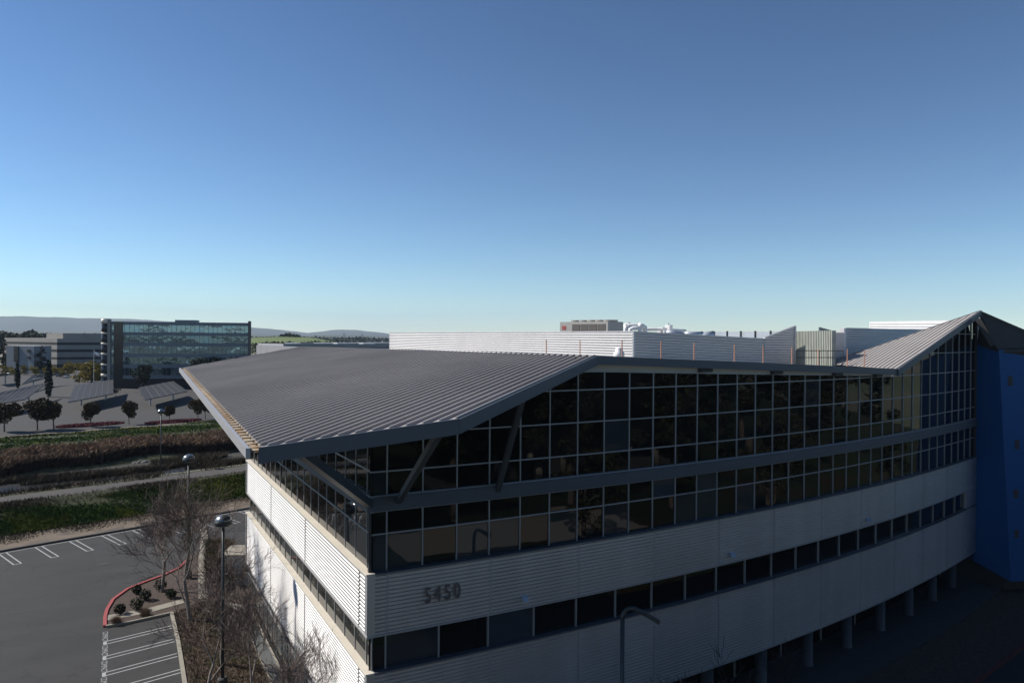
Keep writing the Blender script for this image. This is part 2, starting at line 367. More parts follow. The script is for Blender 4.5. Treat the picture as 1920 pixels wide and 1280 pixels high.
for k in range(-16, 24):
    u = U0 + k*2.86
    for s_ in (-.28, .28): uvbar_line(u+s_, 55.5, u+s_, 50.9)
    uvbar_line(u-.33, 50.85, u+.33, 50.85)
stallA = np.array([-9.4, 26.05]); 
lot_dir = np.array([.968, .25]); lot_dir /= np.hypot(*lot_dir)
for k in range(-6, 1):
    c0 = np.array([-9.42, 26.05+2.52*k]); 
    for s_ in (-.24, .24):
        p = c0+np.array([0, s_]); q = p+lot_dir*4.15; bar2(b, p, q, .10, -.014)
    bar2(b, c0+np.array([0.05, -.30]), c0+np.array([0.05, .30]), .20, -.0135)
tag(b.build('parking_markings', MT['paint']), kind='structure')
# painted word at each stall entrance
def text_obj(name, txt, size, m, matrix, extrude=0.0, parent=None, sx=1.0):
    cu = bpy.data.curves.new(name, 'FONT'); cu.body = txt; cu.size = size; cu.align_x = 'CENTER'; cu.align_y = 'CENTER'; cu.extrude = extrude
    o = bpy.data.objects.new(name+'_tmp', cu); COL.objects.link(o)
    dg = bpy.context.evaluated_depsgraph_get(); me = bpy.data.meshes.new_from_object(o.evaluated_get(dg))
    bpy.data.objects.remove(o)
    me.transform(matrix @ Matrix.Diagonal((sx, 1, 1, 1))); me.materials.clear(); me.materials.append(m)
    r = bpy.data.objects.new(name, me); COL.objects.link(r)
    if parent is not None: r.parent = parent; r.matrix_parent_inverse = Matrix.Identity(4)
    return r
for k in range(-5, 1):
    c0 = (-9.38, 27.28+2.52*k)
    tag(text_obj('painted_word', 'COMPACT', .46, MT['paint'], Matrix.Translation((c0[0], c0[1], -.0138)) @ Matrix.Rotation(-math.pi/2, 4, 'Z'), sx=.78), kind='structure')

# planted island with the red kerb, and beds beside the west facade
RK = [(-9.4,29.0),(-9.42,30.6),(-9.32,32.27),(-8.92,34.51),(-7.91,36.65),(-6.56,37.96),(-5.3,39.0),(-4.0,40.6),(-2.9,43.4),(-2.2,47.5),(-1.7,52.0),(-1.9,56.2)]
def ribbon(b, pts, w, z0, z1):
    pts = [np.array(p, float) for p in pts]; n = len(pts); L = []; R_ = []
    for i in range(n):
        d = pts[min(i+1, n-1)]-pts[max(i-1, 0)]; d /= np.hypot(*d); m = np.array([-d[1], d[0]])*w/2
        L.append(pts[i]+m); R_.append(pts[i]-m)
    for i in range(n-1):
        b.hexa([(*R_[i], z0), (*R_[i+1], z0), (*L[i+1], z0), (*L[i], z0), (*R_[i], z1), (*R_[i+1], z1), (*L[i+1], z1), (*L[i], z1)])
b = MB(); ribbon(b, RK[:9], .22, -.02, .14); tag(b.build('red_kerb', MT['red']), kind='structure')
b = MB(); ribbon(b, [(-9.35,28.95),(-8.01,29.03),(-6.34,29.4),(-5.2,29.68)], .18, -.02, .135); ribbon(b, [(-5.25,29.7),(-5.2,24),(-5.3,17.7),(-5.4,0)], .22, -.02, .14)
tag(b.build('grey_kerb', MT['conc']), kind='structure')
bed = RK[:9]+[(-1.4,47.0),(0.9,47.0),(0.9,33),(-.1,30.2),(-.95,28),(-.95,0),(-5.3,0),(-5.25,29.6),(-6.34,29.4),(-8.01,29.03)]
b = MB(); b.quad(*[(x, y, .05) for x, y in bed]); tag(b.build('planting_bed', MT['mulch']), kind='structure')
b = MB(); b.prism([(-9.3,30.1),(-9.3,31.15),(-6.9,31.35),(-4.4,32.3),(-4.2,31.45),(-6.8,30.35)], .0, .075)
b.prism([(-1.75,30.4),(-1.04,28.15),(.0,28.04),(-.05,28.7)], .0, .08)
ribbon(b, [(-.72,60.0),(-.75,55.33),(-1.1,49.76),(-2.0,42.44),(-2.7,34.9),(-3.0,31.6)], .62, -.01, .10)
tag(b.build('concrete_walk', MT['conc']), kind='structure')
b = MB(); b.prism([(-.93,27.98),(-.10,27.98),(-.10,-2),(-.93,-2)], .0, .08); tag(b.build('paver_path', MT['paver']), kind='structure')
b = MB(); b.box(-.22,-.10,0,27.9,.082,.12); b.box(-.99,-.93,0,27.9,0,.11); tag(b.build('path_edging', MT['conc']), kind='structure')
# manhole cover
mh = G(195, 1056); t = thing('manhole_cover', (mh[0], mh[1], -.02), 'round dark iron manhole cover set in the grey parking lot', 'manhole cover')
MB().lathe((mh[0], mh[1], -.02), [(.46,0),(.46,.008),(.40,.010),(.39,.006),(0.01,.007)], 24).build('cover', MT['rubber'], t)
MB().lathe((mh[0], mh[1], -.021), [(.52,0),(.52,.005),(.47,.005),(.47,.0)], 24).build('frame', MT['mulch'], t)

# sidewalk, dark planting and drive in front of the south facade
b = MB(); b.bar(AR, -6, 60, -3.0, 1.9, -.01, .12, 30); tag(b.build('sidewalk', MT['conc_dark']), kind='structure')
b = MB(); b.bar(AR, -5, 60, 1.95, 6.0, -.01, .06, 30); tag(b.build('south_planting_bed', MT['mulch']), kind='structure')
b = MB(); b.bar(AR, -30, 75, 6.25, 17.5, -.02, -.012, 30); tag(b.build('south_drive', MT['asphalt2']), kind='structure')
b = MB(); b.bar(AR, -5, 75, 6.0, 6.22, -.01, .13, 30); tag(b.build('south_red_kerb', mat('dull_red_kerb', (.09,.022,.02), .8)), kind='structure')  # duller, much darker red than the island kerb
b = MB()
for k in range(5): b.bar(AR, 53.4+k*.55, 53.65+k*.55, 5.0+k*.1, 7.4+k*.1, .064, .07)
tag(b.build('crossing_stripes', MT['paint']), kind='structure')
b = MB(); b.bar(AR, -60, 130, 17.7, 170, -.02, .05, 24); tag(b.build('south_lawn', MT['lawn']), kind='structure')
b = MB(); b.bar(AR, -40, 100, 22, 25.5, .0, .09, 20); b.bar(AR, 12, 40, 33, 42, .0, .09, 8); tag(b.build('south_path', MT['conc']), kind='structure')

# ------------------------------------------------------------------ main office building
BLD = thing('office_building', (0, 0, 0), 'curved office block with ribbed white bands, dark curtain wall and folded metal roof', 'office building')
ZB = dict(bot=2.79, sill=6.60, head=8.01, cap=10.49, m1=11.95, b0=12.90, b1=13.45, A=14.42, B=15.90, C=17.38, D=18.86, E=20.3)
S_END = 53.6; L_END = 30.1
Cp = np.array([10.46, -.10, 18.92]); RGX, RGY = .145, .0127
def roofz(x, y): return Cp[2]+RGX*(x-Cp[0])+RGY*(y-Cp[1])
def rib_prof(z0, z1, o=.10, d=.042, p=.155):
    pr = []; n = int(round((z1-z0)/p)); p = (z1-z0)/n
    for i in range(n):
        z = z0+i*p
        if d > .08: pr += [(o+d, z), (o+d, z+.22*p), (o+d*.5, z+.40*p), (o, z+.58*p), (o, z+.90*p)]; continue
        pr += [(o+d, z), (o+d, z+.52*p), (o+d*.5, z+.62*p), (o, z+.72*p), (o, z+.95*p)]
    pr.append((o+d, z1)); return pr
# ribbed cladding, one panel per bay
RJ = [0.0]+[.69+4.57*k for k in range(12)]+[S_END]; RJ = [s for s in RJ if s < S_END-.6]+[S_END]
LJ = [0.0, 1.01, 10.74, 20.34, 30.11]
for (za, zb) in ((ZB['bot'], ZB['sill']), (ZB['head'], ZB['cap'])):
    for a, c in zip(RJ, RJ[1:]):
        MB().sweep(AR, a+.035 if a else .0, c-.035, rib_prof(za+.05, zb-.06), 3).build('cladding_panel', MT['clad'], BLD)
    for a, c in zip(LJ, LJ[1:]):
        MB().sweep(LF, c-.04, a+.04 if a else .0, rib_prof(za+.05, zb-.06), 1).build('cladding_panel', MT['clad'], BLD)
# panel joints, corner posts, ledges
for s in RJ[1:-1]:
    b = MB(); [b.bar(AR, s-.04, s+.04, .05, .145, za+.05, zb-.06) for za, zb in ((ZB['bot'], ZB['sill']), (ZB['head'], ZB['cap']))]
    b.build('panel_joint', MT['trim'], BLD)
for s in LJ[1:-1]:
    b = MB(); [b.bar(LF, s-.04, s+.04, .05, .145, za+.05, zb-.06) for za, zb in ((ZB['bot'], ZB['sill']), (ZB['head'], ZB['cap']))]
    b.build('panel_joint', MT['soffit'], BLD)
for za, zb in ((ZB['bot'], ZB['sill']), (ZB['head'], ZB['cap'])):
    b = MB(); b.box(-.165, .16, -.165, .0, za+.04, zb-.055); b.box(-.162, 0, 0, .14, za+.04, zb-.055); b.build('corner_trim', MT['clad'], BLD)
    b = MB(); b.box(-.2, 0, L_END-.1, L_END+.1, za+.04, zb-.055); b.build('corner_trim', MT['clad'], BLD)
for z in (ZB['sill'], ZB['cap']):
    MB().bar(LF, -.22, L_END+.15, -.14, .22, z-.05, z+.012).build('ledge', MT['cap'], BLD)
    MB().bar(AR, 0, S_END, -.14, .22, z-.055, z, 30).build('ledge', MT['fascia'], BLD)
for z in (ZB['bot'], ZB['head']):
    MB().bar(LF, -.2, L_END+.1, -.1, .18, z-.03, z+.045).build('drip_trim', MT['trim'], BLD)
    MB().bar(AR, -.1, S_END, -.1, .183, z-.032, z+.043, 30).build('drip_trim', MT['trim'], BLD)
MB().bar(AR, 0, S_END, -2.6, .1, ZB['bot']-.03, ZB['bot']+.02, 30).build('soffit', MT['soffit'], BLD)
# curtain wall top line on the south facade
def gtop(s):
    if s < 9.9: return min(18.22, roofz(*AR(s)[:2])-.46)
    if s < 36.9: return 18.24-(s-9.9)*.0308
    return min(17.41+(s-36.9)*.262, 21.6)
def gtop_l(y): return roofz(0, y)-.46
MS = [.69+1.5233*k for k in range(-0, 36)]; MS = [0.0]+[s for s in MS if s < S_END-.3]+[S_END]
ML = [0.0, .70+0*1.6]+[.70+1.625*k for k in range(1, 19)]; ML = [y for y in ML if y < L_END-.5]+[L_END]
GO = -.10
panes = []
def pane(fn, a, c, z0, z1a, z1b, side):
    if min(z1a, z1b)-z0 < .08 and max(z1a, z1b)-z0 < .15: return
    z1a = max(z1a, z0+.02); z1b = max(z1b, z0+.02)
    P4 = [fn(a, z0, GO), fn(c, z0, GO), fn(c, z1b, GO), fn(a, z1a, GO)]
    q = []
    for X in P4:
        d = X-CAM; z = d @ CF; q.append((d @ CR/z*F_PX, d @ CU/z*F_PX))
    ar = abs(sum(q[i][0]*q[(i+1) % 4][1]-q[(i+1) % 4][0]*q[i][1] for i in range(4)))/2
    panes.append((ar, P4, side))
rows = [(ZB['cap'], ZB['m1']), (ZB['m1'], ZB['b0']), (ZB['b1'], ZB['A']), (ZB['A'], ZB['B']), (ZB['B'], ZB['C']), (ZB['C'], ZB['D']), (ZB['D'], ZB['E']), (ZB['E'], 21.7)]
for a, c in zip(MS, MS[1:]):
    for z0, z1 in rows: 
        if z0 < max(gtop(a), gtop(c))-.1: pane(AR, a, c, z0, min(z1, gtop(a)), min(z1, gtop(c)), 'R')
for a, c in zip(ML, ML[1:]):
    for z0, z1 in rows:
        if z0 < gtop_l(a)-.1: pane(LF, c, a, z0, min(z1, gtop_l(c)), min(z1, gtop_l(a)), 'L')
panes.sort(key=lambda t: -t[0])
rest = MB(); restL = MB()
for i, (ar, P4, side) in enumerate(panes):
    if i < 99:
        if side == 'R': m = MT['glass_blind'] if rnd.random() < (.14 if P4[0][2] < 12 else .03) else MT['glass']
        else: m = MT['glass_left']
        c = sum(P4)/4; tl = rnd.uniform(-.007, .007); t2 = rnd.uniform(-.007, .007)
        Q4 = [P4[0]+0, P4[1]*1.0, P4[2]*1.0, P4[3]*1.0]
        nn = np.cross(P4[1]-P4[0], P4[3]-P4[0]); nn /= np.linalg.norm(nn)
        Q4 = [p+nn*s for p, s in zip(Q4, (tl+t2, -tl+t2, -tl-t2, tl-t2))]
        MB().quad(*Q4).build('window_pane', m, BLD)
    else: (rest if side == 'R' else restL).quad(*P4)
rest.add(restL.v, restL.f)
o = rest.build('window_pane', MT['glass'], BLD); o['kind'] = 'stuff'
# mullions and transoms
for i, s in enumerate(MS[1:-1]):
    b = MB(); b.bar(AR, s-.026, s+.026, GO-.02, GO+.06, ZB['cap'], ZB['b0']); b.bar(AR, s-.026, s+.026, GO-.02, GO+.06, ZB['b1'], max(gtop(s), ZB['b1']+.3)); b.build('mullion', MT['mull'], BLD)
for i, s in enumerate(ML[1:-1]):
    b = MB(); b.bar(LF, s-.025, s+.025, GO-.02, GO+.03, ZB['cap'], ZB['b0']); b.bar(LF, s-.025, s+.025, GO-.02, GO+.03, ZB['b1'], gtop_l(s)); b.build('mullion', MT['mull'], BLD)
def srange(z):
    ss = [s for s in np.arange(0, S_END+.01, .1) if gtop(s) > z+.02]; return (ss[0], ss[-1]) if ss else None
for k in ('m1', 'A', 'B', 'C', 'D', 'E'):
    z = ZB[k]; segs = []; cur = None
    for s in np.arange(0, S_END+.01, .1):
        if gtop(s) > z+.03:
            if cur is None: cur = [s, s]
            cur[1] = s
        elif cur: segs.append(cur); cur = None
    if cur: segs.append(cur)
    for a, c in segs:
        MB().bar(AR, a, c, GO-.02, GO+.064, z-.026, z+.026, max(1, int((c-a)/1.5))).build('transom', MT['mull'], BLD)
    if z < 16.9 or k == 'm1':
        yy = [y for y in np.arange(0, L_END+.01, .1) if gtop_l(y) > z]
        if yy: MB().bar(LF, yy[0], yy[-1], GO-.02, GO+.034, z-.03, z+.03).build('transom', MT['mull'], BLD)
b = MB(); b.bar(AR, 9.6, 37.2, GO-.02, .03, 0, .07, 18)
for i in range(len(b.v)):     # top transom follows the falling roof line
    x, y, z = b.v[i]; s = math.asin(min(1, x*KAP/(1)))/KAP; b.v[i] = (x, y, z+gtop(s)-.02)
b.build('top_transom', MT['mull'], BLD)
MB().bar(AR, -.06, .04, -.12, .02, ZB['cap'], ZB['b0']).build('corner_mullion', MT['soffit'], BLD)
# steel beam round both facades
for z0, z1, m, o0, o1, nm in ((ZB['b0'], ZB['b1'], MT['steel'], -.12, .18, 'beam'), (ZB['b0']-.05, ZB['b0'], MT['mull'], -.12, .05, 'beam_trim'), (ZB['b1'], ZB['b1']+.05, MT['mull'], -.12, .05, 'beam_trim')):
    MB().bar(AR, -.18 if o1 > .1 else 0, S_END, o0, o1, z0, z1, 30).build(nm, m, BLD)
    MB().bar(LF, -.12, L_END, o0, o1-.004, z0+.001, z1-.001).build(nm, m, BLD)
# ribbon windows of the second storey
def ribbon_window(fn, a, c, m):
    f = MB(); f.bar(fn, c-.055, c, -.12, GO+.03 if c < a else .0, ZB['sill'], ZB['head'])
    w = MB().quad(fn(a, ZB['sill'], GO), fn(c-.05, ZB['sill'], GO), fn(c-.05, ZB['head'], GO), fn(a, ZB['head'], GO)).build('ribbon_window', m, BLD)
    f.build('frame', MT['mull'], w)
RW = [0.0, .69]+[.69+2.285*k for k in range(1, 23)]
for a, c in zip(RW, RW[1:]): ribbon_window(AR, a, c, MT['glass_blind'] if rnd.random() < .12 else MT['glass'])
MB().bar(AR, RW[-1], S_END, -.2, .12, ZB['sill'], ZB['head'], 3).build('end_panel', MT['clad'], BLD)
LW = [0.0, .70]+[.70+1.625*k for k in range(1, 19) if .70+1.625*k < L_END]+[L_END]
for a, c in zip(LW, LW[1:]): ribbon_window(lambda s, z, o: LF(s, z, o), c, a+.05, MT['glass_left'])
# ground storey: glass west side, recessed dark storefront and round columns on the south
for y0 in [1.6*k for k in range(19)]:
    if y0+1.6 > L_END: break
    w = MB().quad(LF(y0+1.55, .1, -.05), LF(y0, .1, -.05), LF(y0, ZB['bot'], -.05), LF(y0+1.55, ZB['bot'], -.05)).build('storefront_window', MT['glass_left'], BLD)
    MB().bar(LF, y0+1.54, y0+1.59, -.1, -.02, .1, ZB['bot']).build('frame', MT['mull'], w)
MB().bar(LF, 0, L_END, -.06, .035, 2.0, 2.07).build('storefront_rail', MT['mull'], BLD)
for a, c in zip(RJ[1:], RJ[2:]):
    w = MB().quad(AR(a, .1, -2.5), AR(c-.08, .1, -2.5), AR(c-.08, ZB['bot'], -2.5), AR(a, ZB['bot'], -2.5)).build('storefront_window', MT['glass'], BLD)
    MB().bar(AR, c-.08, c, -2.55, -2.42, .1, ZB['bot']).build('frame', MT['mull'], w)
for s in RJ[1:-1]:
    p = AR(s+.45, 0, -1.0); MB().lathe((p[0], p[1], .1), [(.38,0),(.38,.03),(.33,.05),(.33,ZB['bot']-.1)], 24).build('column', MT['col'], BLD, True)
# body behind the glass, other walls
fp = [tuple(AR(s, 0, -.3)[:2]) for s in np.linspace(.4, S_END, 20)]+[(58, 30), (58, 62), (12, 62), (12, L_END), (.3, L_END)]
body_z = [roofz(.4, .3)-.9 if p[0] < 8 else 17.0 for p in fp]
MB().prism(fp, 2.8, body_z).build('wall', MT['blg_white'], BLD)
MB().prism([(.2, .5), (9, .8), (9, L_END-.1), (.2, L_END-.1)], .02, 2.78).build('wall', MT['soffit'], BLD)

MB().bar(AR, S_END-.03, S_END+.42, -.35, .06, ZB['cap'], 21.75, 2).build('end_post', MT['soffit'], BLD)
# digits of the address, on the upper band near the corner
zc = 9.27
for k, ch in enumerate('5450'):
    s = 2.36+.43*k; p = AR(s, zc, .24); th = KAP*s
    Mx = Matrix.Translation(Vector(p)) @ Matrix.Rotation(th, 4, 'Z') @ Matrix.Rotation(math.pi/2, 4, 'X')
    text_obj('digit', ch, .90, MT['digit'], Mx, .03, BLD, .72)
# small floodlights low on the upper band
for s in (6.9, 19.9, 33.4):
    p = AR(s, 8.45, .26); MB().obox((p[0], p[1]), KAP*s, .10, .10, 8.33, 8.55).build('floodlight', MT['flood'], BLD)

# ---- left folded roof
d38 = np.array([math.cos(rad(37.97)), math.sin(rad(37.97))])
NRM = np.array([-RGX, -RGY, 1.0])
def rp(px, py, dz=0): return onplane(px, py, Cp-np.array([0, 0, dz]), NRM)
rA, rB, rC, rD, rE = rp(490, 840), rp(857, 787), Cp.copy(), rp(565, 651), rp(347, 690)
poly = [rA, rB, rC, rD, rE]
T = .30
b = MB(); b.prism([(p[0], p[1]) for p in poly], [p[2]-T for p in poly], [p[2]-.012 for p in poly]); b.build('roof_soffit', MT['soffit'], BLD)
b = MB(); b.quad(*poly)
# seams: standing ribs clipped to the polygon
def clip_line(poly2, o, d):
    ts = []
    n = len(poly2)
    for i in range(n):
        p, q = poly2[i], poly2[(i+1) % n]; e = q-p; den = d[0]*e[1]-d[1]*e[0]
        if abs(den) < 1e-9: continue
        w = p-o; t = (w[0]*e[1]-w[1]*e[0])/den; u = (w[0]*d[1]-w[1]*d[0])/den
        if 0 <= u <= 1: ts.append(t)
    ts.sort(); return (ts[0], ts[-1]) if len(ts) >= 2 else None
def seams(b, poly3, zf, d2, pitch, h=.09, w=.05):
    p2 = [np.array(p[:2]) for p in poly3]; nn = np.array([-d2[1], d2[0]]); vals = [p @ nn for p in p2]
    k = math.ceil(min(vals)/pitch)
    while k*pitch < max(vals):
        o = nn*k*pitch; c = clip_line(p2, o, d2)
        if c and c[1]-c[0] > .2:
            p = o+d2*(c[0]+.03); q = o+d2*(c[1]-.03); n_ = nn*w/2
            P = [(*(p-n_), zf(*(p-n_))-.005), (*(q-n_), zf(*(q-n_))-.005), (*(q+n_), zf(*(q+n_))-.005), (*(p+n_), zf(*(p+n_))-.005)]
            b.hexa(P+[(x, y, z+h) for x, y, z in P])
        k += 1
seams(b, poly, roofz, d38, .405, .10)
b.build('roof', MT['roof'], BLD)
def fascia(p, q, h=.40, w=.12, up=.04, m=None, name='fascia', out=0):
    p = np.array(p); q = np.array(q); e_ = (q-p)/np.linalg.norm(q-p)*.055; p = p-e_; q = q+e_; d = (q-p)[:2]; d /= np.hypot(*d); n = np.array([d[1], -d[0]])*1.0
    P = []
    for z in (-h, up):
        for X, o in ((p, .0), (q, .0), (q, w), (p, w)): P.append((X[0]+n[0]*o*1.0, X[1]+n[1]*o*1.0, X[2]+z))
    P = [P[3], P[2], P[1], P[0], P[7], P[6], P[5], P[4]]
    return MB().hexa(P).build(name, m or MT['fascia'], BLD)
fascia(rA, rB, .42); fascia(rB, rC+np.array([0,0,.0]), .40)
fascia(rD, rE, .25, m=MT['trim'], name='rake_trim'); 
MB().beam(rC+np.array([0,0,.03]), rD+np.array([0,0,.03]), .22, .07).build('ridge_cap', MT['trim'], BLD)
# stained gutter along the west eave
gd = (rE-rA)/np.linalg.norm(rE-rA); gn = np.array([-gd[1], gd[0], 0]); gn /= np.linalg.norm(gn)
def off3(p, o, z): return p+gn*o+np.array([0, 0, z])
b = MB()
for (o0, z0), (o1, z1) in (((.0,.02),(.0,-.10)), ((.0,-.10),(.30,-.10))):
    b.quad(off3(rA,o0,z0), off3(rA,o1,z1), off3(rE,o1,z1), off3(rE,o0,z0))
n_ = 60
for i in range(n_):     # gutter straps
    t0 = (i+.2)/n_; t1 = (i+.55)/n_; p = rA+(rE-rA)*t0; q = rA+(rE-rA)*t1
    b.quad(off3(p,.0,.03), off3(q,.0,.03), off3(q,.30,.0), off3(p,.30,.0))
b.build('gutter', MT['gutter_rust'], BLD)
b = MB(); Pq = []
for z in (-.27, .02):
    for X, o in ((rA,.30),(rE,.30),(rE,.42),(rA,.42)): Pq.append(off3(X, o, z))
b.hexa(Pq).build('gutter_lip', MT['trim'], BLD)
# steel braces from the beam to the overhanging roof
def under(px, py, dz=.32): return onplane(px, py, Cp-np.array([0, 0, dz]), NRM)
for base, top, w in ((np.array([-.05, -.1, 13.2]), under(552, 838), .26), (AR(1.13, 13.2, .05), under(823, 812), .20), (AR(5.6, 13.2, .05), under(982, 738), .20)):
    MB().beam(base, top, w, w*1.15).build('brace', MT['steel'], BLD)

# ---- long low fascia and cream frieze, deck
def fz(s): return 18.92-(s-10.45)*(1.06/26.3)
b = MB(); n_ = 24; vs = []; fs = []
for i in range(n_+1):
    s = 10.3+(36.85-10.3)*i/n_; z = fz(s)
    for o, dz in ((.25,-.36),(.42,-.36),(.42,.04),(.25,.04)): vs.append(AR(s, z+dz, o))
for i in range(n_):
    for k in range(4): fs.append((i*4+k, i*4+(k+1) % 4, (i+1)*4+(k+1) % 4, (i+1)*4+k))
b.add(vs, fs); b.build('fascia', MT['fascia'], BLD)
b = MB(); vs = []; fs = []
for i in range(n_+1):
    s = 9.7+(37.2-9.7)*i/n_; z0 = gtop(s)+.03; z1 = fz(s)-.05
    for o, z in ((-.1, z0), (.0, z0), (.0, z1), (-.1, z1)): vs.append(AR(s, z, o))
for i in range(n_):
    for k in range(4): fs.append((i*4+k, i*4+(k+1) % 4, (i+1)*4+(k+1) % 4, (i+1)*4+k))
b.add(vs, fs); b.build('frieze', MT['cream'], BLD)
for s in (17.8, 23.6, 29.7, 34.6, 12.0+.0):
    if s < 13: continue
    MB().bar(AR, s-.42, s+.42, .0, .26, fz(s)-.55, fz(s)-.36).build('outrigger', MT['soffit'], BLD)
def deckz(x): return 18.45-.0404*(x-10.46)
dp = [tuple(AR(s, 0, -.6)[:2]) for s in np.linspace(10.8, 52, 16)]+[(57.5, 30), (57.5, 61.5), (5.5, 61.5), (5.5, 39.0)]
MB().prism(dp, 16.9, [deckz(p[0]) for p in dp]).build('roof_deck', MT['deck'], BLD)

# ---- right folded roof
V = AR(36.75, 17.86, .4); Pk = AR(52.92, 22.15, .4); Q = G(1548, 682, 17.85)
Nr = np.cross(Pk-V, Q-V); Nr /= Nr[2]
def rz2(x, y): return V[2]-(Nr[0]*(x-V[0])+Nr[1]*(y-V[1]))
b = MB(); b.quad(V, Pk, Q); b.quad(Q-np.array([0,0,.3]), Pk-np.array([0,0,.3]), V-np.array([0,0,.3]))
seams(b, [V, Pk, Q], rz2, np.array([math.cos(rad(12)), math.sin(rad(12))]), .43, .07)
b.build('roof', MT['roof'], BLD)
fascia(V, Pk, .42); fascia(Pk, Q, .3, name='rake_trim')
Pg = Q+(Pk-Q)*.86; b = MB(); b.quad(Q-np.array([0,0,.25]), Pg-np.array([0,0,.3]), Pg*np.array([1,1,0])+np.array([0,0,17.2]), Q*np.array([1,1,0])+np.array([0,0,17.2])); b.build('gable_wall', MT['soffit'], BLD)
# blue wing at the far end
Fe = AR(S_END, 0, 0); u1 = np.array([.02, -1.0]); u1 /= np.hypot(*u1); n1 = np.array([-u1[1], u1[0], 0])
E1 = onplane(1873, 655, Fe, n1); E2 = onplane(1895, 1090, Fe, n1); T0 = onplane(1829.5, 636, Fe, n1); B0 = onplane(1829.5, 1052, Fe, n1)
d2 = np.array([.95, -.31, 0]); d2 /= np.linalg.norm(d2)
R1 = E1+d2*14+np.array([0, 0, -1.4]); R2 = E2+d2*14
Fb = Fe+np.array([9, 14, 0]); Rb = R1*np.array([1, 1, 0])+np.array([8, 10, 0])
z1_, z0_ = T0[2], B0[2]
Fe3 = np.array([Fe[0]-.12, Fe[1], 0])
vsb = [(Fe[0], Fe[1], z0_), E2, R2, (Rb[0], Rb[1], z0_), (Fb[0], Fb[1], z0_), (Fe[0]+.05, Fe[1]-.05, z1_+.05), E1, R1, (Rb[0], Rb[1], 18.0), (Fb[0], Fb[1], 18.0)]
BW = MB(); BW.add(vsb, [(4,3,2,1,0),(5,6,7,8,9),(0,1,6,5),(1,2,7,6),(2,3,8,7),(3,4,9,8),(4,0,5,9)])
wing = BW.build('blue_wing_wall', MT['blue'], BLD); tag(wing, 'deep blue canted stucco wall')
MB().prism([(Fe[0]+.3, Fe[1]), (E2[0]+.6, E2[1]+.8), (R2[0], R2[1]+1.5), (Rb[0], Rb[1]), (Fb[0], Fb[1])], .05, z0_).build('wing_base', MT['soffit'], BLD)
n2 = np.cross(E2-E1, d2); n2 /= np.linalg.norm(n2); n2 = n2*(-1 if n2 @ (CAM-E1) < 0 else 1)
for px, py, w, h in ((1894, 714, 9, 18), (1907, 833, 8, 17), (1905, 925, 8, 16), (1906, 1000, 7, 15)):
    P4 = [onplane(px+a*w/2, py+c*h/2, E1, n2)+n2*.02 for a, c in ((-1,1),(1,1),(1,-1),(-1,-1))]
    b = MB(); b.hexa([P4[0]-n2*.06, P4[1]-n2*.06, P4[2]-n2*.06, P4[3]-n2*.06]+P4); b.build('small_window', MT['soffit'], BLD)
# east roof plane running down from the peak over the blue wing
O2 = D(1995, 650, 60); W1 = T0+np.array([.2, .6, 1.0]); W2 = D(1995, 735, 62)
def slab(pts, th, name, m):
    up = [np.array(p) for p in pts]; b = MB(); n = len(up)
    b.add([p for p in up]+[p-np.array([0, 0, th]) for p in up], [tuple(range(n)), tuple(range(2*n-1, n-1, -1))]+[(i, n+i, n+(i+1) % n, (i+1) % n) for i in range(n)])
    return b.build(name, m, BLD)
Wt = W1+np.array([.5, 2.0, 0]); Wb = onplane(1833, 640, Fe, n1)
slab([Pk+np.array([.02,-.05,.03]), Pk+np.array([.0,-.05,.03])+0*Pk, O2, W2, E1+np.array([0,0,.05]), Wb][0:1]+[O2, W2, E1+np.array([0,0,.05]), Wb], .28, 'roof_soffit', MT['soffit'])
MB().beam(Pk+np.array([0,0,-.14]), O2+np.array([0,0,-.14]), .1, .30).build('fascia', MT['soffit'], BLD)
MB().beam(D(1833, 598, 58.5), D(1862, 648, 58.0), .35, .4).build('brace', MT['soffit'], BLD)

# ---- roof screens
def screen(fn2, L, z0, z1a, z1b, slope0=0, name='roof_screen', n=1):
    """ribbed screen wall; fn2(t)->(x,y) for t 0..1; top runs from z1a to z1b; bottom z0"""
    p0 = np.array(fn2(0)); p1 = np.array(fn2(1)); d = p1-p0; LL = np.hypot(*d); nn = np.array([d[1], -d[0]])/LL
    def f(s, z, o):
        q = p0+d*(s/LL)+nn*o; return np.array([q[0], q[1], z+(slope0*s)])
    b = MB(); b.sweep(f, 0, LL, rib_prof(z0, z1a, .0, .09, .19), 1)
    b.bar(f, 0, LL, -.12, -.02, z0, z1a)
    return b, f, LL
K = np.array([21.56, 11.82]); KL = np.array([20.85, 59.7])
b, f, LL = screen(lambda t: K+(KL-K)*(1-t), 0, 18.0, 20.19, 20.19); b.bar(f, 0, LL, -.14, .08, 20.19, 20.24); b.build('roof_screen', MT['screen'], BLD)
K2 = np.array([33.65, 11.95])
b, f, LL = screen(lambda t: K+(K2-K)*t, 0, 18.0, 20.19, 20.19, slope0=-.034); b.bar(f, 0, LL, -.14, .08, 20.19, 20.24); b.bar(f, -.05, .12, -.1, .09, 17.9, 20.2); b.build('roof_screen', MT['screen'], BLD)
K3 = np.array([37.48, 12.47])
dd = (K3-K2); LL = np.hypot(*dd); dd /= LL; nn = np.array([dd[1], -dd[0]])
pr = rib_prof(17.4, 20.76, .0, .09, .19); b = MB()
zt0 = 19.84
for i in range(24):   # stepped fine columns cut to the raked top
    s0 = LL*i/24; s1 = LL*(i+1)/24; zt = zt0+(20.76-zt0)*(i+.5)/24
    pp = [(o, z) for o, z in pr if z < zt]+[(.05, zt)]
    b.sweep(lambda s, z, o: np.array([*(K2+dd*s+nn*o), z]), s0, s1, pp, 1)
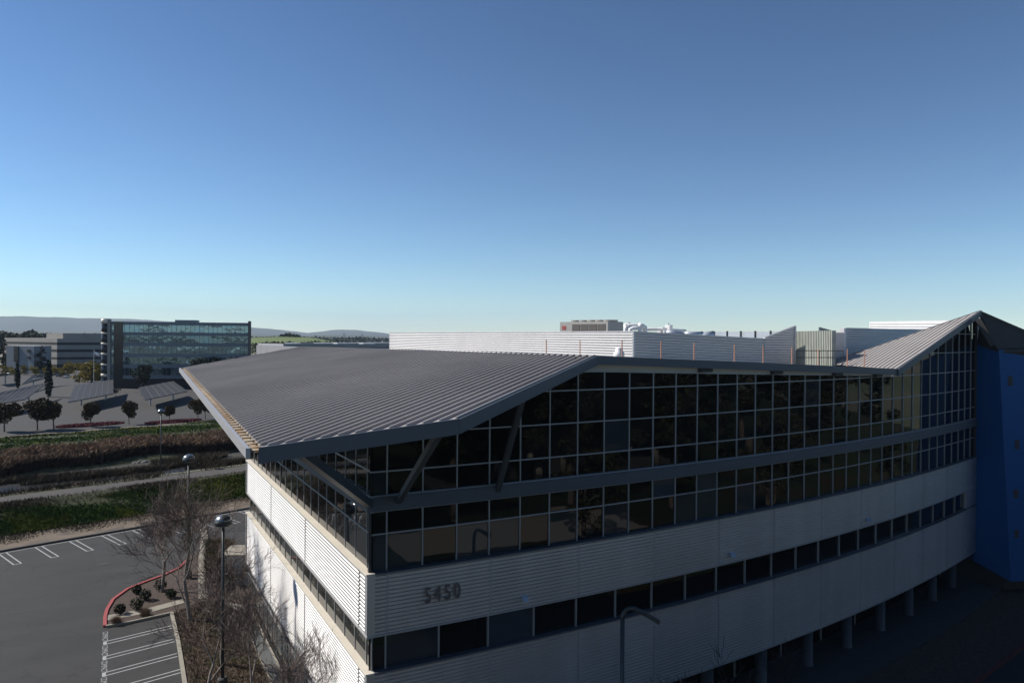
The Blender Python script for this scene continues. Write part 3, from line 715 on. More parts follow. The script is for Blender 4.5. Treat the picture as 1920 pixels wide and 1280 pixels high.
P = [(*(K2-nn*.02), 17.4), (*(K3-nn*.02), 17.4), (*(K3-nn*.12), 17.4), (*(K2-nn*.12), 17.4), (*(K2-nn*.02), zt0), (*(K3-nn*.02), 20.76), (*(K3-nn*.12), 20.76), (*(K2-nn*.12), zt0)]
b.hexa(P); b.beam((*K2, zt0+.02), (*K3, 20.80), .18, .08); b.bar(lambda s, z, o: np.array([*(K2+dd*s+nn*o), z]), LL-.12, LL+.02, -.12, .09, 17.4, 20.78)
b.build('roof_screen', MT['screen'], BLD)
a0, a1 = D(1585, 615, 62), D(1775, 622, 74)
b, f, LL = screen(lambda t: a0[:2]+(a1[:2]-a0[:2])*t, 0, 17.3, 20.72, 20.7); b.bar(f, 0, LL, -.14, .08, 20.72, 20.77); b.bar(f, -.35, .0, -.3, .09, 17.3, 20.74); b.build('roof_screen', MT['screen'], BLD)
a0, a1 = D(1537, 613, 66), D(1566, 621, 72)
b = MB(); b.prism([a0[:2], a1[:2], a1[:2]+np.array([.1,.2]), a0[:2]+np.array([.1,.2])], 18.0, [a0[2], a1[2], a1[2], a0[2]]); b.build('roof_screen', MT['fascia'], BLD)
a0, a1 = D(1630, 603, 120), D(1800, 602, 107.2)
b = MB(); b.prism([a0[:2], a1[:2], a1[:2]+np.array([9,0]), a0[:2]+np.array([9,0])], 17, [a0[2]]*4)
for z in (.35, .75, 1.1): b.beam((a0[0]-.05, a0[1]-.03, a0[2]-z), (a1[0]-.05, a1[1]-.03, a1[2]-z), .06, .05)
b.build('penthouse', MT['white'], BLD)
a0, a1 = D(1493, 621, 66), D(1560, 622, 58)      # pale ribbed plant enclosure in the gap
def vr(a, c, z0, z1, n, m, name, par=BLD):
    b = MB(); d = (c-a)[:2]; L = np.hypot(*d); d = d/L; nn = np.array([d[1], -d[0]])
    b.prism([a[:2], c[:2], c[:2]-nn*.3, a[:2]-nn*.3], z0, z1)
    for i in range(n):
        s = L*(i+.3)/n; p = a[:2]+d*s+nn*.035; b.obox(p, math.atan2(d[1], d[0]), L/n*.22, .035, z0, z1)
    return b.build(name, m, par)
vr(a0, a1, 17.3, a0[2], 22, MT['pale_green'], 'plant_enclosure')
a0, a1 = D(1558, 622, 60), D(1584, 624, 60.5); vr(a0, a1, 17.3, a0[2], 12, MT['white'], 'plant_enclosure')
a0, a1 = D(1316, 622, 76), D(1475, 621, 64)
b = MB(); d = (a1-a0)[:2]; L = np.hypot(*d)
b.prism([a0[:2], a1[:2], a1[:2]+np.array([1,3]), a0[:2]+np.array([1,3])], 17.5, a0[2])
b.build('duct_housing', MT['pale_duct'], BLD)
b = MB()
for i in range(7):
    p = a0[:2]+d*(i/6.0)+np.array([-.05,-.06]); MB().obox(p, math.atan2(d[1], d[0]), .07, .05, 17.5, a0[2]+.06).build('duct_post', MT['pole'], BLD)

# railing in the roof gap
rt = thing('roof_railing', tuple(D(1493, 660, 55)*np.array([1,1,0])+np.array([0,0,17.4])), 'dark pipe railing on the flat roof in front of the pale ribbed plant enclosure', 'railing')
ra, rb_ = D(1492, 660, 55), D(1580, 662, 56)
b = MB()
for z in (18.95, 18.45): b.tube([(ra[0], ra[1], z), (rb_[0], rb_[1], z)], .03, 6)
b.build('rail', MT['pole'], rt)
for i in range(7):
    p = ra+(rb_-ra)*i/6; MB().tube([(p[0], p[1], 17.4), (p[0], p[1], 18.97)], .03, 6).build('post', MT['pole'], rt)

# ---- things on the roof
def empty_children_fix(): pass
ch = D(1050, 604, 70); ch2 = D(1140, 603, 66); chd = (ch2-ch)[:2]; chL = np.hypot(*chd); cha = math.atan2(chd[1], chd[0])
t = thing('chiller', (ch[0], ch[1], 18.1), 'beige rooftop chiller with five round fans behind the bright ribbed screen', 'chiller', rz=0)
cn = np.array([-math.sin(cha), math.cos(cha)]); cx = np.array([math.cos(cha), math.sin(cha)])
def cbox(l0, l1, w0, w1, z0, z1):
    pts = [ch[:2]+cx*a+cn*c for a, c in ((l0,w0),(l1,w0),(l1,w1),(l0,w1))]; return [(p[0], p[1], z0) for p in pts]+[(p[0], p[1], z1) for p in pts]
ZC = 21.22
MB().hexa(cbox(0, chL, 0, 2.2, 18.9, ZC)).build('casing', MT['hvac'], t)
for k in range(4):
    l = chL*(.26+.175*k); MB().hexa(cbox(l+.05, l+chL*.165, -.03, 0, 19.2, ZC-.22)).build('coil', MT['coil'], t)
for k in range(5):
    p = ch[:2]+cx*chL*(.22+.17*k)+cn*1.1; MB().lathe((p[0], p[1], ZC), [(.62,0),(.66,.16),(.60,.17),(.58,.05),(.1,.05)], 20).build('fan', MT['hvac'], t)
MB().hexa(cbox(.1, chL-.1, .1, 2.1, 18.1, 18.9)).build('base_frame', MT['pole'], t)
MB().hexa(cbox(.28, .75, -.025, 0, 20.5, 20.85)).build('warning_label', MT['red'], t)
# white insulated pipework
t = thing('roof_pipes', tuple(D(1200, 640, 60)*np.array([1,1,0])+np.array([0,0,18])), 'fat white insulated pipes bending over the roof to the right of the chiller', 'pipes')
b = MB(); b.tube([D(1174, 632, 60), D(1174, 614, 60), D(1178, 611, 60), D(1205, 611, 60.5), D(1209, 613, 60.5), D(1209, 632, 60.5)], .20, 10).build('pipe', MT['white'], t, True)
b = MB(); b.tube([D(1182, 632, 58), D(1182, 617, 58), D(1187, 615, 58), D(1197, 615, 58), D(1200, 618, 58), D(1200, 632, 58)], .16, 10).build('pipe', MT['white'], t, True)
b = MB(); b.tube([D(1172, 612, 60), D(1180, 608, 60.3)], .20, 12).build('valve_cover', MT['white'], t, True)
b = MB(); b.tube([D(1199, 609, 60), D(1207, 613, 60.3)], .20, 12).build('valve_cover', MT['white'], t, True)
b = MB(); b.tube([D(1208, 617, 61), D(1250, 618, 62), D(1285, 620, 64)], .12, 8).build('pipe', MT['white'], t, True)
t = thing('exhaust_stack', tuple(D(1254, 640, 62)*np.array([1,1,0])+np.array([0,0,18])), 'small white exhaust unit with a thin antenna between the pipes and the duct', 'exhaust unit')
p = D(1254, 612, 62); MB().obox(p[:2], .3, .22, .22, 18.0, D(1254, 609, 62)[2]).build('casing', MT['white'], t)
MB().obox(p[:2]+np.array([-.5,.25]), .3, .3, .25, 18.0, D(1254, 614, 62)[2]).build('side_box', MT['white'], t)
MB().tube([(p[0], p[1], p[2]), (p[0], p[1], D(1254, 605, 62)[2])], .03, 6).build('antenna', MT['pole'], t)
t = thing('air_duct', tuple(D(1290, 640, 62)*np.array([1,1,0])+np.array([0,0,18])), 'curved shiny galvanised duct rising behind the sloping grey screen', 'duct')
b = MB(); P = [D(1250, 625, 60), D(1266, 625.5, 60), D(1276, 628, 60), D(1284, 633, 60), D(1290, 640, 60)]; b.tube(P, .30, 12).build('duct', MT['galv'], t, True)
b = MB(); P = [D(1314, 642, 60), D(1319, 634, 60), D(1327, 629, 60), D(1338, 627, 60)]; b.tube(P, .32, 12).build('duct', MT['galv'], t, True)
b = MB(); b.tube([D(1284, 627, 63), D(1318, 627, 63)], .25, 10).build('duct', MT['galv'], t, True)
MB().obox(D(1258, 622, 61)[:2], .2, .9, .05, 19.6, D(1258, 620, 61)[2]).build('duct_frame', MT['white'], t)
# white vent hood behind the fascia
p = D(1160.5, 670, 37.5)
t = thing('vent_hood', (p[0], p[1], 18.35), 'round white drum roof vent in front of the bright ribbed screen', 'roof vent')
MB().lathe((p[0], p[1], 18.3), [(.16,0),(.16,.55)], 16).build('neck', MT['white'], t, True)
MB().lathe((p[0], p[1], 18.75), [(.20,0),(.27,.05),(.27,.30),(.19,.34),(.19,.50),(.10,.56)], 20).build('drum', MT['white'], t, True)
# orange stakes along the roof edge
SX = [1022, 1085, 1163, 1236.5, 1298.5, 1374, 1428, 1482, 1531, 1586, 1618]
ordn = ['first','second','third','fourth','fifth','sixth','seventh','eighth','ninth','tenth','eleventh']
extra = ['left of the white vent', 'where metal roof and flat roof meet', 'directly in front of the white vent hood',
         'just right of the screen corner', 'in front of the sloping shaded screen', 'at the low point of the shaded screen', 'beside the joint of the two shaded screens', 'in front of the raked screen end',
         'in the open gap showing the railing', 'below the right metal roof', 'against the right metal roof']
tops = [637, 637.5, 637, 640, 642.5, 645.5, 648, 651, 653.5, 654, 656.5]
for i, x in enumerate(SX):
    lo, hi = -5., 80.
    for _ in range(40):
        m_ = (lo+hi)/2; X = AR(m_, 10, -7.0 if i < 2 else -.45); dd_ = X-CAM
        if 960+F_PX*(dd_ @ CR)/(dd_ @ CF) < x: lo = m_
        else: hi = m_
    base = AR(lo, 0, -7.0 if i < 2 else -.45); dep = (base-CAM) @ CF; zt = D(x, tops[i], dep)[2]; z0 = deckz(base[0])-.02 
    t = thing('marker_stake', (base[0], base[1], z0), '%s orange roof stake from the left, %s' % (ordn[i], extra[i]), 'stake', 'orange stakes along the roof edge')
    lean = rnd.uniform(-.03, .03)
    MB().beam((base[0], base[1], z0), (base[0]+lean, base[1]+lean, zt), .045, .035).build('shaft', MT['wood'], t)
    MB().box(base[0]-.09, base[0]+.09, base[1]-.09, base[1]+.09, z0, z0+.05).build('foot', MT['pole'], t)

# service yard enclosure beyond the west end
t = thing('service_enclosure', (-.4, 35.5, 0), 'low corrugated service enclosure with cream top at the far end of the west wall', 'enclosure')
q0 = np.array([-1.35, 34.3]); q1 = np.array([3.2, 32.3])
dq = (q1-q0)/np.hypot(*(q1-q0)); nq = np.array([dq[1], -dq[0]]); LQ = np.hypot(*(q1-q0))
fq = lambda s, z, o: np.array([*(q0+dq*s+nq*o), z])
MB().sweep(fq, 0, LQ, rib_prof(.1, 2.35, .0, .045, .15), 1).build('corrugated_wall', MT['clad'], t)
b = MB(); b.bar(fq, 0.02, LQ, -2.7, -.02, 0, 2.36).build('wall', MT['conc_dark'], t)
b = MB(); b.bar(fq, -.1, LQ, -2.8, .1, 2.36, 2.48).build('coping', MT['conc'], t)
b = MB(); b.bar(fq, -.35, -.05, -4.5, -.5, 0, 1.6).build('side_wall', MT['conc_dark'], t)

# ------------------------------------------------------------------ lamps
def dome_lamp(px, py, t_, label, foot_z=0.0):
    p = D(px, py, t_); H = p[2]
    t = thing('parking_lamp', (p[0], p[1], foot_z), label, 'lamp post', 'dome topped parking lamps')
    MB().lathe((p[0], p[1], foot_z), [(.28,0),(.28,.6),(.22,.66)], 14).build('base', MT['conc_dark'], t)
    MB().tube([(p[0], p[1], foot_z+.6), (p[0], p[1], H-.75)], [.095, .075], 10).build('pole', MT['pole'], t, True)
    h = MB().lathe((p[0], p[1], H-.42), [(.06,-.38),(.10,-.30),(.40,-.28),(.47,-.24),(.475,-.02),(.46,.0)], 28).build('lamp_housing', MT['pole'], t, True)
    MB().lathe((p[0], p[1], H-.42), [(.462,.001),(.44,.08),(.36,.19),(.22,.28),(.08,.32),(.01,.325)], 28).build('dome', MT['lamp_top'], t, True)
    MB().lathe((p[0], p[1], H-.725), [(.0,.0),(.34,.0),(.34,.02),(.36,.03)], 24).build('lens', MT['lamp_glass'], t)
dome_lamp(419, 961, 42, 'tall dome topped lamp post nearest the white ribbed corner, largest of the three')
dome_lamp(354, 849, 61, 'middle dome topped lamp post rising through the bare tree')
dome_lamp(302, 765, 101.8, 'farthest dome topped lamp post, standing by the levee footpath', 2.0 if False else 0.0)
p = D(1167, 1200, 28)
t = thing('gooseneck_lamp', (p[0], p[1], 0), 'dark street lamp with a bent gooseneck arm in front of the shaded ribbed wall', 'street lamp')
MB().tube([(p[0], p[1], .3), (p[0], p[1], D(1167,1160,28)[2])], [.10,.085], 12).build('pole', MT['pole'], t, True)
MB().lathe((p[0], p[1], 0), [(.25,0),(.25,.35),(.2,.4)], 14).build('base', MT['conc_dark'], t)
MB().tube([D(1167,1160,28), D(1168,1153,28), D(1171,1146.5,28), D(1176,1141.5,28), D(1182,1139.5,28), D(1190,1140,28), D(1200,1145,28.0), D(1212,1151.5,28)], [.085,.085,.085,.083,.083,.083,.085,.09], 12).build('arm', MT['pole'], t, True)
MB().beam(D(1208,1149,28), D(1236,1166,28), .22, .13).build('lamp_head', MT['pole'], t)

# ------------------------------------------------------------------ vegetation generators
def rng(seed): return np.random.default_rng(seed)
def leaf_cloud(lobes, n, size, seed, flat=.5):
    """lobes: (x,y,z,rx,ry,rz). n quads spread in and on the lobes"""
    r = rng(seed); w = np.array([l[3]*l[4]*l[5] for l in lobes])**.75; w /= w.sum()
    idx = r.choice(len(lobes), n, p=w); L = np.array(lobes)[idx]
    d = r.normal(size=(n, 3)); d /= np.linalg.norm(d, axis=1)[:, None]
    rr = r.uniform(.25, 1.0, n)**.45; c = L[:, :3]+d*L[:, 3:]*rr[:, None]
    # clumps: pull towards random clump centres
    k = max(8, n//28); cc = c[r.choice(n, k)]; near = r.integers(0, k, n); 
    dist = ((c[:, None, :]-cc[None, :, :])**2).sum(2) if n*k < 4e6 else None
    if dist is not None:
        near = dist.argmin(1)
    c = c+(cc[near]-c)*r.uniform(0, .45, n)[:, None]
    a = r.normal(size=(n, 3)); a /= np.linalg.norm(a, axis=1)[:, None]
    b_ = r.normal(size=(n, 3)); b_ -= a*(a*b_).sum(1)[:, None]; b_ /= np.linalg.norm(b_, axis=1)[:, None]
    s = size*r.uniform(.5, 1.25, n)[:, None]; a *= s; b_ *= s*.6
    return np.stack([c-a, c-b_, c+a, c+b_], axis=1)
def tufts(n, sampler, h, w, lean, seed, k=3):
    r = rng(seed); p = sampler(r, n); hh = h*r.uniform(.45, 1.15, n); an = r.uniform(0, 6.283, n); ww = w*r.uniform(.6, 1.3, n)
    dx = np.cos(an)*ww/2; dy = np.sin(an)*ww/2; lx = r.normal(0, lean, n)*hh; ly = r.normal(0, lean, n)*hh
    a = np.stack([p[:, 0]-dx, p[:, 1]-dy, p[:, 2]], 1); b_ = np.stack([p[:, 0]+dx, p[:, 1]+dy, p[:, 2]], 1)
    c = np.stack([p[:, 0]+lx, p[:, 1]+ly, p[:, 2]+hh], 1)
    return np.stack([a, b_, c], 1)
def uv_sampler(u0, u1, v0, v1, wob=0, dens=None, seed=1):
    ph = seed*1.7
    def f(r, n):
        out = []; got = 0
        while got < n:
            u = r.uniform(u0, u1, n); v = r.uniform(v0, v1, n)+wob*(np.sin(u*.12+ph)+.6*np.sin(u*.37+ph*2))
            if dens is not None:
                keep = r.uniform(0, 1, n) < dens(u, v); u = u[keep]; v = v[keep]
            x = EU[0]*u+EV[0]*v; y = EU[1]*u+EV[1]*v; z = np.array([zp(t_) for t_ in v])
            out.append(np.stack([x, y, z], 1)); got += len(u)
        return np.concatenate(out)[:n]
    return f
# ground vegetation (uncountable)
cl = lambda u, v: .5+.5*np.clip(np.sin(u*.21)*np.sin(v*.9+u*.13)+.5*np.sin(u*.55+v*1.3), -1, 1)
def stuff(name, Q, m, label, cat): 
    o = np_quads(name, Q, m); tag(o, label, cat, kind='stuff'); return o
Q = tufts(70000, uv_sampler(-48, 40, 61.9, 67.4, .25, lambda u, v: np.clip(cl(u, v)*1.3-.05, .04, 1), 2), .20, .13, .6, 11)
stuff('levee_grass', Q, MT['grass'], 'green weeds and grass on the levee slope above the near parking lot', 'grass')
stuff('strip_weeds', tufts(26000, uv_sampler(-48, 40, 58.2, 62.4, .5, lambda u, v: np.clip((v-58.2)/3.2+.3*np.sin(u*.8)*np.sin(u*.23), 0, 1)**1.5, 9), .12, .10, .8, 19), MT['brush'], 'sparse brown weeds creeping down onto the tan earth strip', 'weeds')
stuff('dry_verge', tufts(14000, uv_sampler(-48, 40, 66.3, 68.5, .15, lambda u, v: np.clip(.5+.6*np.sin(u*.4), .15, 1), 4), .30, .08, .6, 12), MT['brush'], 'dry brown weeds along the lower edge of the levee footpath', 'weeds')
Q = tufts(26000, uv_sampler(-50, 70, 72.2, 83.5, .6, lambda u, v: np.clip(.55+.5*np.sin(u*.13+1.0)+.3*np.sin(u*.7)-(u < -12)*.5, .03, 1), 5), .75, .09, .5, 13)
stuff('bank_brush', Q, MT['brush'], 'brown and olive brush along the near edge of the channel', 'brush')
def _uvof(px, py): p = G(px, py, -1)[:2]; return float(p @ EU), float(p @ EV)
_c = [(_uvof(362, 862), 5.5, 3.6), (_uvof(225, 886), 11.0, 1.5), (_uvof(430, 868), 6.0, 1.6), (_uvof(60, 898), 9.0, .8)]
_r = rng(77); _P = []
for (cu_, cv_), au_, av_ in _c:
    n_ = int(2600*au_*av_/8); _a = _r.uniform(0, 6.283, n_); _q = _r.uniform(0, 1, n_)**.6; _u = cu_+np.cos(_a)*_q*au_*(1+.3*np.sin(_a*3)); _v = cv_+np.sin(_a)*_q*av_
    _P.append(np.stack([EU[0]*_u+EV[0]*_v, EU[1]*_u+EV[1]*_v, np.full(n_, -1.2)], 1))
_P = np.concatenate(_P)
stuff('channel_brush', tufts(len(_P), lambda r, n: _P, 1.0, .11, .55, 78), MT['brush'], 'clumps of brown and olive brush growing out of the channel bed', 'brush')
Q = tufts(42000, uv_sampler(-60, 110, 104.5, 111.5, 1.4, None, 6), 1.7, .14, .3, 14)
stuff('reed_stalks', Q, MT['stalk'], 'stalks darkened for shade at the foot of the reed belt along the water', 'reeds')
Q2 = tufts(52000, uv_sampler(-60, 110, 105.0, 113, 1.6, lambda u, v: np.clip(.6+.5*np.sin(u*.31+v*.8)*np.sin(u*.09), .1, 1), 6), .6, .17, .9, 24); Q2[:, :, 2] += (1.05+.6*np.random.default_rng(5).uniform(0, 1, len(Q2)))[:, None]; Q = Q2
stuff('reeds', Q, MT['reed'], 'broad belt of tall dry brown reeds on the far side of the channel', 'reeds')
Q = tufts(80000, uv_sampler(-60, 120, 116, 142, .8, lambda u, v: np.clip(cl(u*.7, v*.5)*1.2+.1, .05, 1), 7), .35, .24, .6, 15)
stuff('far_bank_grass', Q, MT['grass'], 'bright green grass on the far bank below the solar car park', 'grass')
def poly_sampler(poly, z):
    P = np.array(poly)
    def f(r, n):
        out = []; got = 0
        lo = P.min(0); hi = P.max(0)
        while got < n:
            q = r.uniform(lo, hi, (n, 2)); ins = np.zeros(n, bool); j = len(P)-1
            for i in range(len(P)):
                c = ((P[i, 1] > q[:, 1]) != (P[j, 1] > q[:, 1])) & (q[:, 0] < (P[j, 0]-P[i, 0])*(q[:, 1]-P[i, 1])/(P[j, 1]-P[i, 1]+1e-12)+P[i, 0]); ins ^= c; j = i
            q = q[ins]; out.append(np.column_stack([q, np.full(len(q), z)])); got += len(q)
        return np.concatenate(out)[:n]
    return f
Q = tufts(26000, poly_sampler([(-5.1,2),(-5.05,29.6),(-3.2,31.2),(-1.9,30.3),(-1.1,28),(-1.05,2)], .04), .16, .05, .8, 16)
stuff('dry_ground_cover', Q, MT['litter'], 'dry tangled brown ground cover under the bare trees beside the paver path', 'ground cover')
Q = tufts(15000, poly_sampler([(-2.5,33),(-1.9,40),(-1.1,47),(-.7,47),(.8,46),(.7,40.5),(-1.7,39.0),(-2.0,33)], .04), .8, .05, .45, 17)
stuff('brown_brush', Q, MT['litter'], 'thicket of dry brown shrubs between the curved concrete walk and the service enclosure', 'shrubs')

# shrubs on the island and grass clumps
def shrub(px, py, r_, h, label, seed, m='leaf_dk', cat='shrub', name='shrub', grp='dark shrubs in the red kerbed island'):
    p = G(px, py, .05); t = thing(name, (p[0], p[1], .05), label, cat, grp)
    Qs = leaf_cloud([(p[0], p[1], .05+h*.5, r_, r_, h*.5), (p[0]+r_*.3, p[1]-r_*.2, .05+h*.4, r_*.7, r_*.7, h*.4)], 900, .055, seed)
    o = np_quads('foliage', Qs, MT[m]); o.parent = t; o.matrix_parent_inverse = Matrix.Translation(-t.location)
    MB().tube([(p[0], p[1], .02), (p[0]+.02, p[1], .05+h*.5)], [.03,.015], 5).build('stem', MT['trunk'], t)
shrub(224, 1150, .42, .75, 'round dark shrub nearest the tip of the red kerb', 31)
shrub(256, 1143, .48, .95, 'largest round dark shrub in the middle of the red kerbed island', 32)
shrub(272, 1124, .45, .85, 'dark shrub behind the largest one in the red kerbed island', 33)
shrub(256, 1112, .38, .7, 'small dark shrub close behind the curve of the red kerb', 34)
shrub(300, 1106, .50, .9, 'dark shrub at the back of the island below the bare tree', 35)
shrub(320, 1120, .42, .7, 'low dark shrub under the bare tree near the concrete walk', 36)
for px, py, lb, sd_ in ((218, 1168, 'small tan grass clump beside the grey kerb end', 41), (272, 1153, 'tall tan grass clump on the edge of the pale walk', 42)):
    p = G(px, py, .05)
    Qg = tufts(500, lambda r, n: np.column_stack([r.normal(0, .12, n), r.normal(0, .12, n), np.full(n, .0)]), .55, .03, .4, sd_)
    o = np_quads('grass_clump', Qg, MT['reed']); o.location = (p[0], p[1], .05); tag(o, lb, 'grass clump', 'tan grass clumps by the kerb')

# leafy tree templates
TPL = {}
def tree_template(kind, H, seed):
    """returns list of (part, quads/MB) in local coords"""
    r = random.Random(seed); lobes = []
    if kind == 'round':
        for i in range(9):
            a = r.uniform(0, 6.28); q = r.uniform(.0, .30)*H
            lobes.append((q*.75*math.cos(a), q*.75*math.sin(a), H*r.uniform(.38, .80), H*r.uniform(.17,.24), H*r.uniform(.17,.24), H*r.uniform(.16,.22)))
        n, sz, tr = 3200, H*.036, H*.5
    elif kind == 'broad':
        for i in range(13):
            a = r.uniform(0, 6.28); q = r.uniform(.0, .42)*H
            lobes.append((q*math.cos(a), q*math.sin(a), H*r.uniform(.26, .84)-q*.15, H*r.uniform(.14,.24), H*r.uniform(.14,.24), H*r.uniform(.12,.2)))
        n, sz, tr = 2200, H*.036, H*.4
    elif kind == 'tall':
        for i in range(24):
            a = r.uniform(0, 6.28); q = r.uniform(.0, .30)*H
            lobes.append((q*math.cos(a), q*math.sin(a), H*r.uniform(.32, .9), H*r.uniform(.07,.13), H*r.uniform(.07,.13), H*r.uniform(.06,.1)))
        n, sz, tr = 7000, H*.015, H*.7
    elif kind == 'cypress':
        for i in range(9):
            z = H*(.1+.1*i); w = H*.10*(1-.09*abs(i-3))
            lobes.append((r.uniform(-.01,.01)*H, r.uniform(-.01,.01)*H, z, w, w, H*.1))
        n, sz, tr = 2600, H*.022, H*.3
    elif kind == 'conifer':
        for i in range(22):
            f_ = i/22; z = H*(.15+.82*f_); w = H*.30*(1-f_)**.8+.02*H; a = r.uniform(0, 6.28); q = w*.55
            lobes.append((q*math.cos(a), q*math.sin(a), z, w*.55, w*.55, H*.028))
        n, sz, tr = 1800, H*.026, H*.9
    Q = leaf_cloud(lobes, n, sz, seed); trunk = MB(); r0 = H*(.022 if kind != 'broad' else .028)
    if kind in ('round',):
        lean = r.uniform(-.04, .04)*H
        trunk.tube([(0,0,0), (lean*.4, 0, H*.2), (lean, 0, H*.42)], [r0, r0*.8, r0*.6], 7)
        for a in (0.4, 2.4, 4.5): trunk.tube([(lean*.6, 0, H*.25), (math.cos(a)*H*.1, math.sin(a)*H*.1, H*.45), (math.cos(a)*H*.18, math.sin(a)*H*.18, H*.62)], [r0*.6, r0*.4, r0*.2], 6)
    else:
        trunk.tube([(0,0,0), (0,0,tr*.5), (0,0,tr)], [r0, r0*.85, r0*.4], 7)
        for i in range(5):
            a = i*1.3; z = tr*(.45+.1*i); trunk.tube([(0,0,z), (math.cos(a)*H*.12, math.sin(a)*H*.12, z+H*.12)], [r0*.4, r0*.15], 5)
    return Q, trunk
def leafy(kind, leaf, H, x, y, name, label, cat, group, seed, z=0.0, sx=1.0, var=0):
    key = (kind, leaf, var)
    if key not in TPL:
        Qt, tk = tree_template(kind, 10.0, 100+hash((kind,)) % 1+var*7+len(TPL))
        oc = np_quads('crown', Qt, MT[leaf]); ot = tk.build('trunk', MT['trunk']); TPL[key] = (oc, ot); first = True
    else: first = False
    t = thing(name, (x, y, z), label, cat, group, rz=random.Random(seed).uniform(0, 6.28)); s = H/10.0; t.scale = (s*sx, s*sx, s)
    for o in TPL[key]:
        c = o if first else o.copy()
        if not first: COL.objects.link(c)
        c.parent = t; c.matrix_parent_inverse = Matrix.Identity(4)
    return t
def at(px, py, z=0): p = G(px, py, z); return p[0], p[1]
grp = 'bronze leaved trees along the far bank'
for i, (px, py, ty, lab, sx) in enumerate([
    (8, 809, 747, 'bronze leaved tree cut off by the left edge of the picture', 1.2), (70, 806, 744, 'broad bronze leaved tree in front of the largest left canopy', 1.25), (101, 804, 745, 'bronze leaved tree with a forked pale trunk beside the broad one', 1.15),
    (170, 800, 748, 'dark bronze leaved tree in the left magenta bed', 1.05), (242, 795, 749, 'small leaning bronze leaved tree between two magenta beds', .9), (318, 790, 755, 'low round bronze leaved tree in the right magenta bed', 1.0),
    (371, 787, 742, 'left tree of the pair nearest the roof eave', .95), (385, 785, 741, 'right tree of the pair nearest the roof eave', .85)]):
    x, y = at(px, py); dep = (np.array([x, y, 0])-CAM) @ CF; H = D(px, ty, dep)[2]
    leafy('round', 'leaf_red', H, x, y, 'bronze_tree', lab, 'tree', grp, 50+i, 0, sx, i % 3)
for i, (px, py, ty, lab) in enumerate([(33, 727, 676, 'slim dark cypress at the left between the solar canopies'), (91, 744, 674, 'slim dark cypress at the right corner of the left canopy')]):
    x, y = at(px, py); dep = (np.array([x, y, 0])-CAM) @ CF; leafy('cypress', 'leaf_dk', D(px, ty, dep)[2], x, y, 'cypress_tree', lab, 'tree', 'cypresses among the canopies', 70+i, 0, 1.1)
Yl = [(172, 722, 677, 1.55, 'large yellow green tree at the left end of the blue glass office'), (158, 716, 690, 1.2, 'yellow green tree low on the left of the large one'), (188, 712, 689, 1.1, 'yellow green tree tucked against the glass office corner'), (128, 705, 676, 1.0, 'tall yellow tree before the pale office block'), (119, 706, 687, .9, 'small yellow tree left of the tall yellow one'),
      (104, 704, 685, 1.1, 'yellow tree right of the middle cypress'), (86, 703, 688, 1.0, 'yellow tree hidden partly by the middle cypress'), (67, 704, 685, 1.1, 'yellow tree in the far car park under the conifer'), (45, 703, 684, 1.0, 'yellow tree just right of the left cypress'), (26, 704, 688, 1.1, 'yellow tree just left of the left cypress'), (10, 702, 685, 1.2, 'yellow green tree nearest the left edge')]
for i, (px, py, ty, sx, lab) in enumerate(Yl):
    x, y = at(px, py); dep = (np.array([x, y, 0])-CAM) @ CF; leafy('broad', 'leaf_yel', D(px, ty, dep)[2]*1.08, x, y, 'yellow_tree', lab, 'tree', 'yellow green trees of the far car park', 80+i, 0, sx, i % 2)
Dk = [('conifer', 6, 697, 632, 1.0, 'tall dark conifer at the left edge'), ('conifer', 78, 700, 645, 1.0, 'spreading dark conifer before the pale office bands'), ('broad', 265, 733, 679, .8, 'large dark tree against the middle of the blue glass office'),
      ('broad', 378, 730, 667, 1.0, 'left dark tree against the right part of the glass office'), ('broad', 418, 728, 664, 1.0, 'right dark tree against the right part of the glass office'), ('broad', 375, 742, 733, 1.3, 'low green shrub tree between the right canopy and the eave'),
      ('broad', 216, 742, 722, .9, 'green bush beside the right end of the middle canopy'), ('broad', 500, 668, 655, 1.0, 'small dark tree by the corner of the low warehouse')]
for i, (k, px, py, ty, sx, lab) in enumerate(Dk):
    x, y = at(px, py); dep = (np.array([x, y, 0])-CAM) @ CF; leafy(k, 'leaf_dk', max(1.2, D(px, ty, dep)[2]), x, y, 'dark_tree', lab, 'tree', 'dark trees around the far offices', 110+i, 0, sx, 0)
# trees south of the building, seen mirrored in the curtain wall
rs = random.Random(5)
for i in range(20):
    s = -18+i*6.4; o_ = 24+rs.uniform(0, 8) if i % 2 else 40+rs.uniform(0, 12); p = AR(max(s, -30), 0, o_)
    if np.hypot(p[0]-CAM[0], p[1]-CAM[1]) < 11 or i % 4 == 1: continue
    leafy('tall', 'leaf_mid' if i % 3 else 'leaf_dk', rs.uniform(9, 13) if i % 2 else rs.uniform(16, 20), p[0], p[1], 'roadside_tree',
          '%s leafy tree from the west across the south drive' % (['first','second','third','fourth','fifth','sixth','seventh','eighth','ninth','tenth','eleventh','twelfth','thirteenth','fourteenth','fifteenth','sixteenth','seventeenth','eighteenth','nineteenth','twentieth'][i]), 'tree', 'trees across the south drive', 200+i, 0, 1.1, i % 2)

ordt = ['first','second','third','fourth','fifth','sixth','seventh','eighth','ninth','tenth','eleventh','twelfth']
for i in range(12):
    p = AR(14+i*8.5, 0, 74+(i*37 % 17)); leafy('tall', 'leaf_mid' if i % 2 else 'leaf_dk', 19+(i*29 % 7), p[0], p[1], 'lawn_tree', '%s tall tree from the west in the back row beyond the south lawn' % ordt[i], 'tree', 'back row of trees beyond the south lawn', 300+i, 0, 1.35, i % 2)
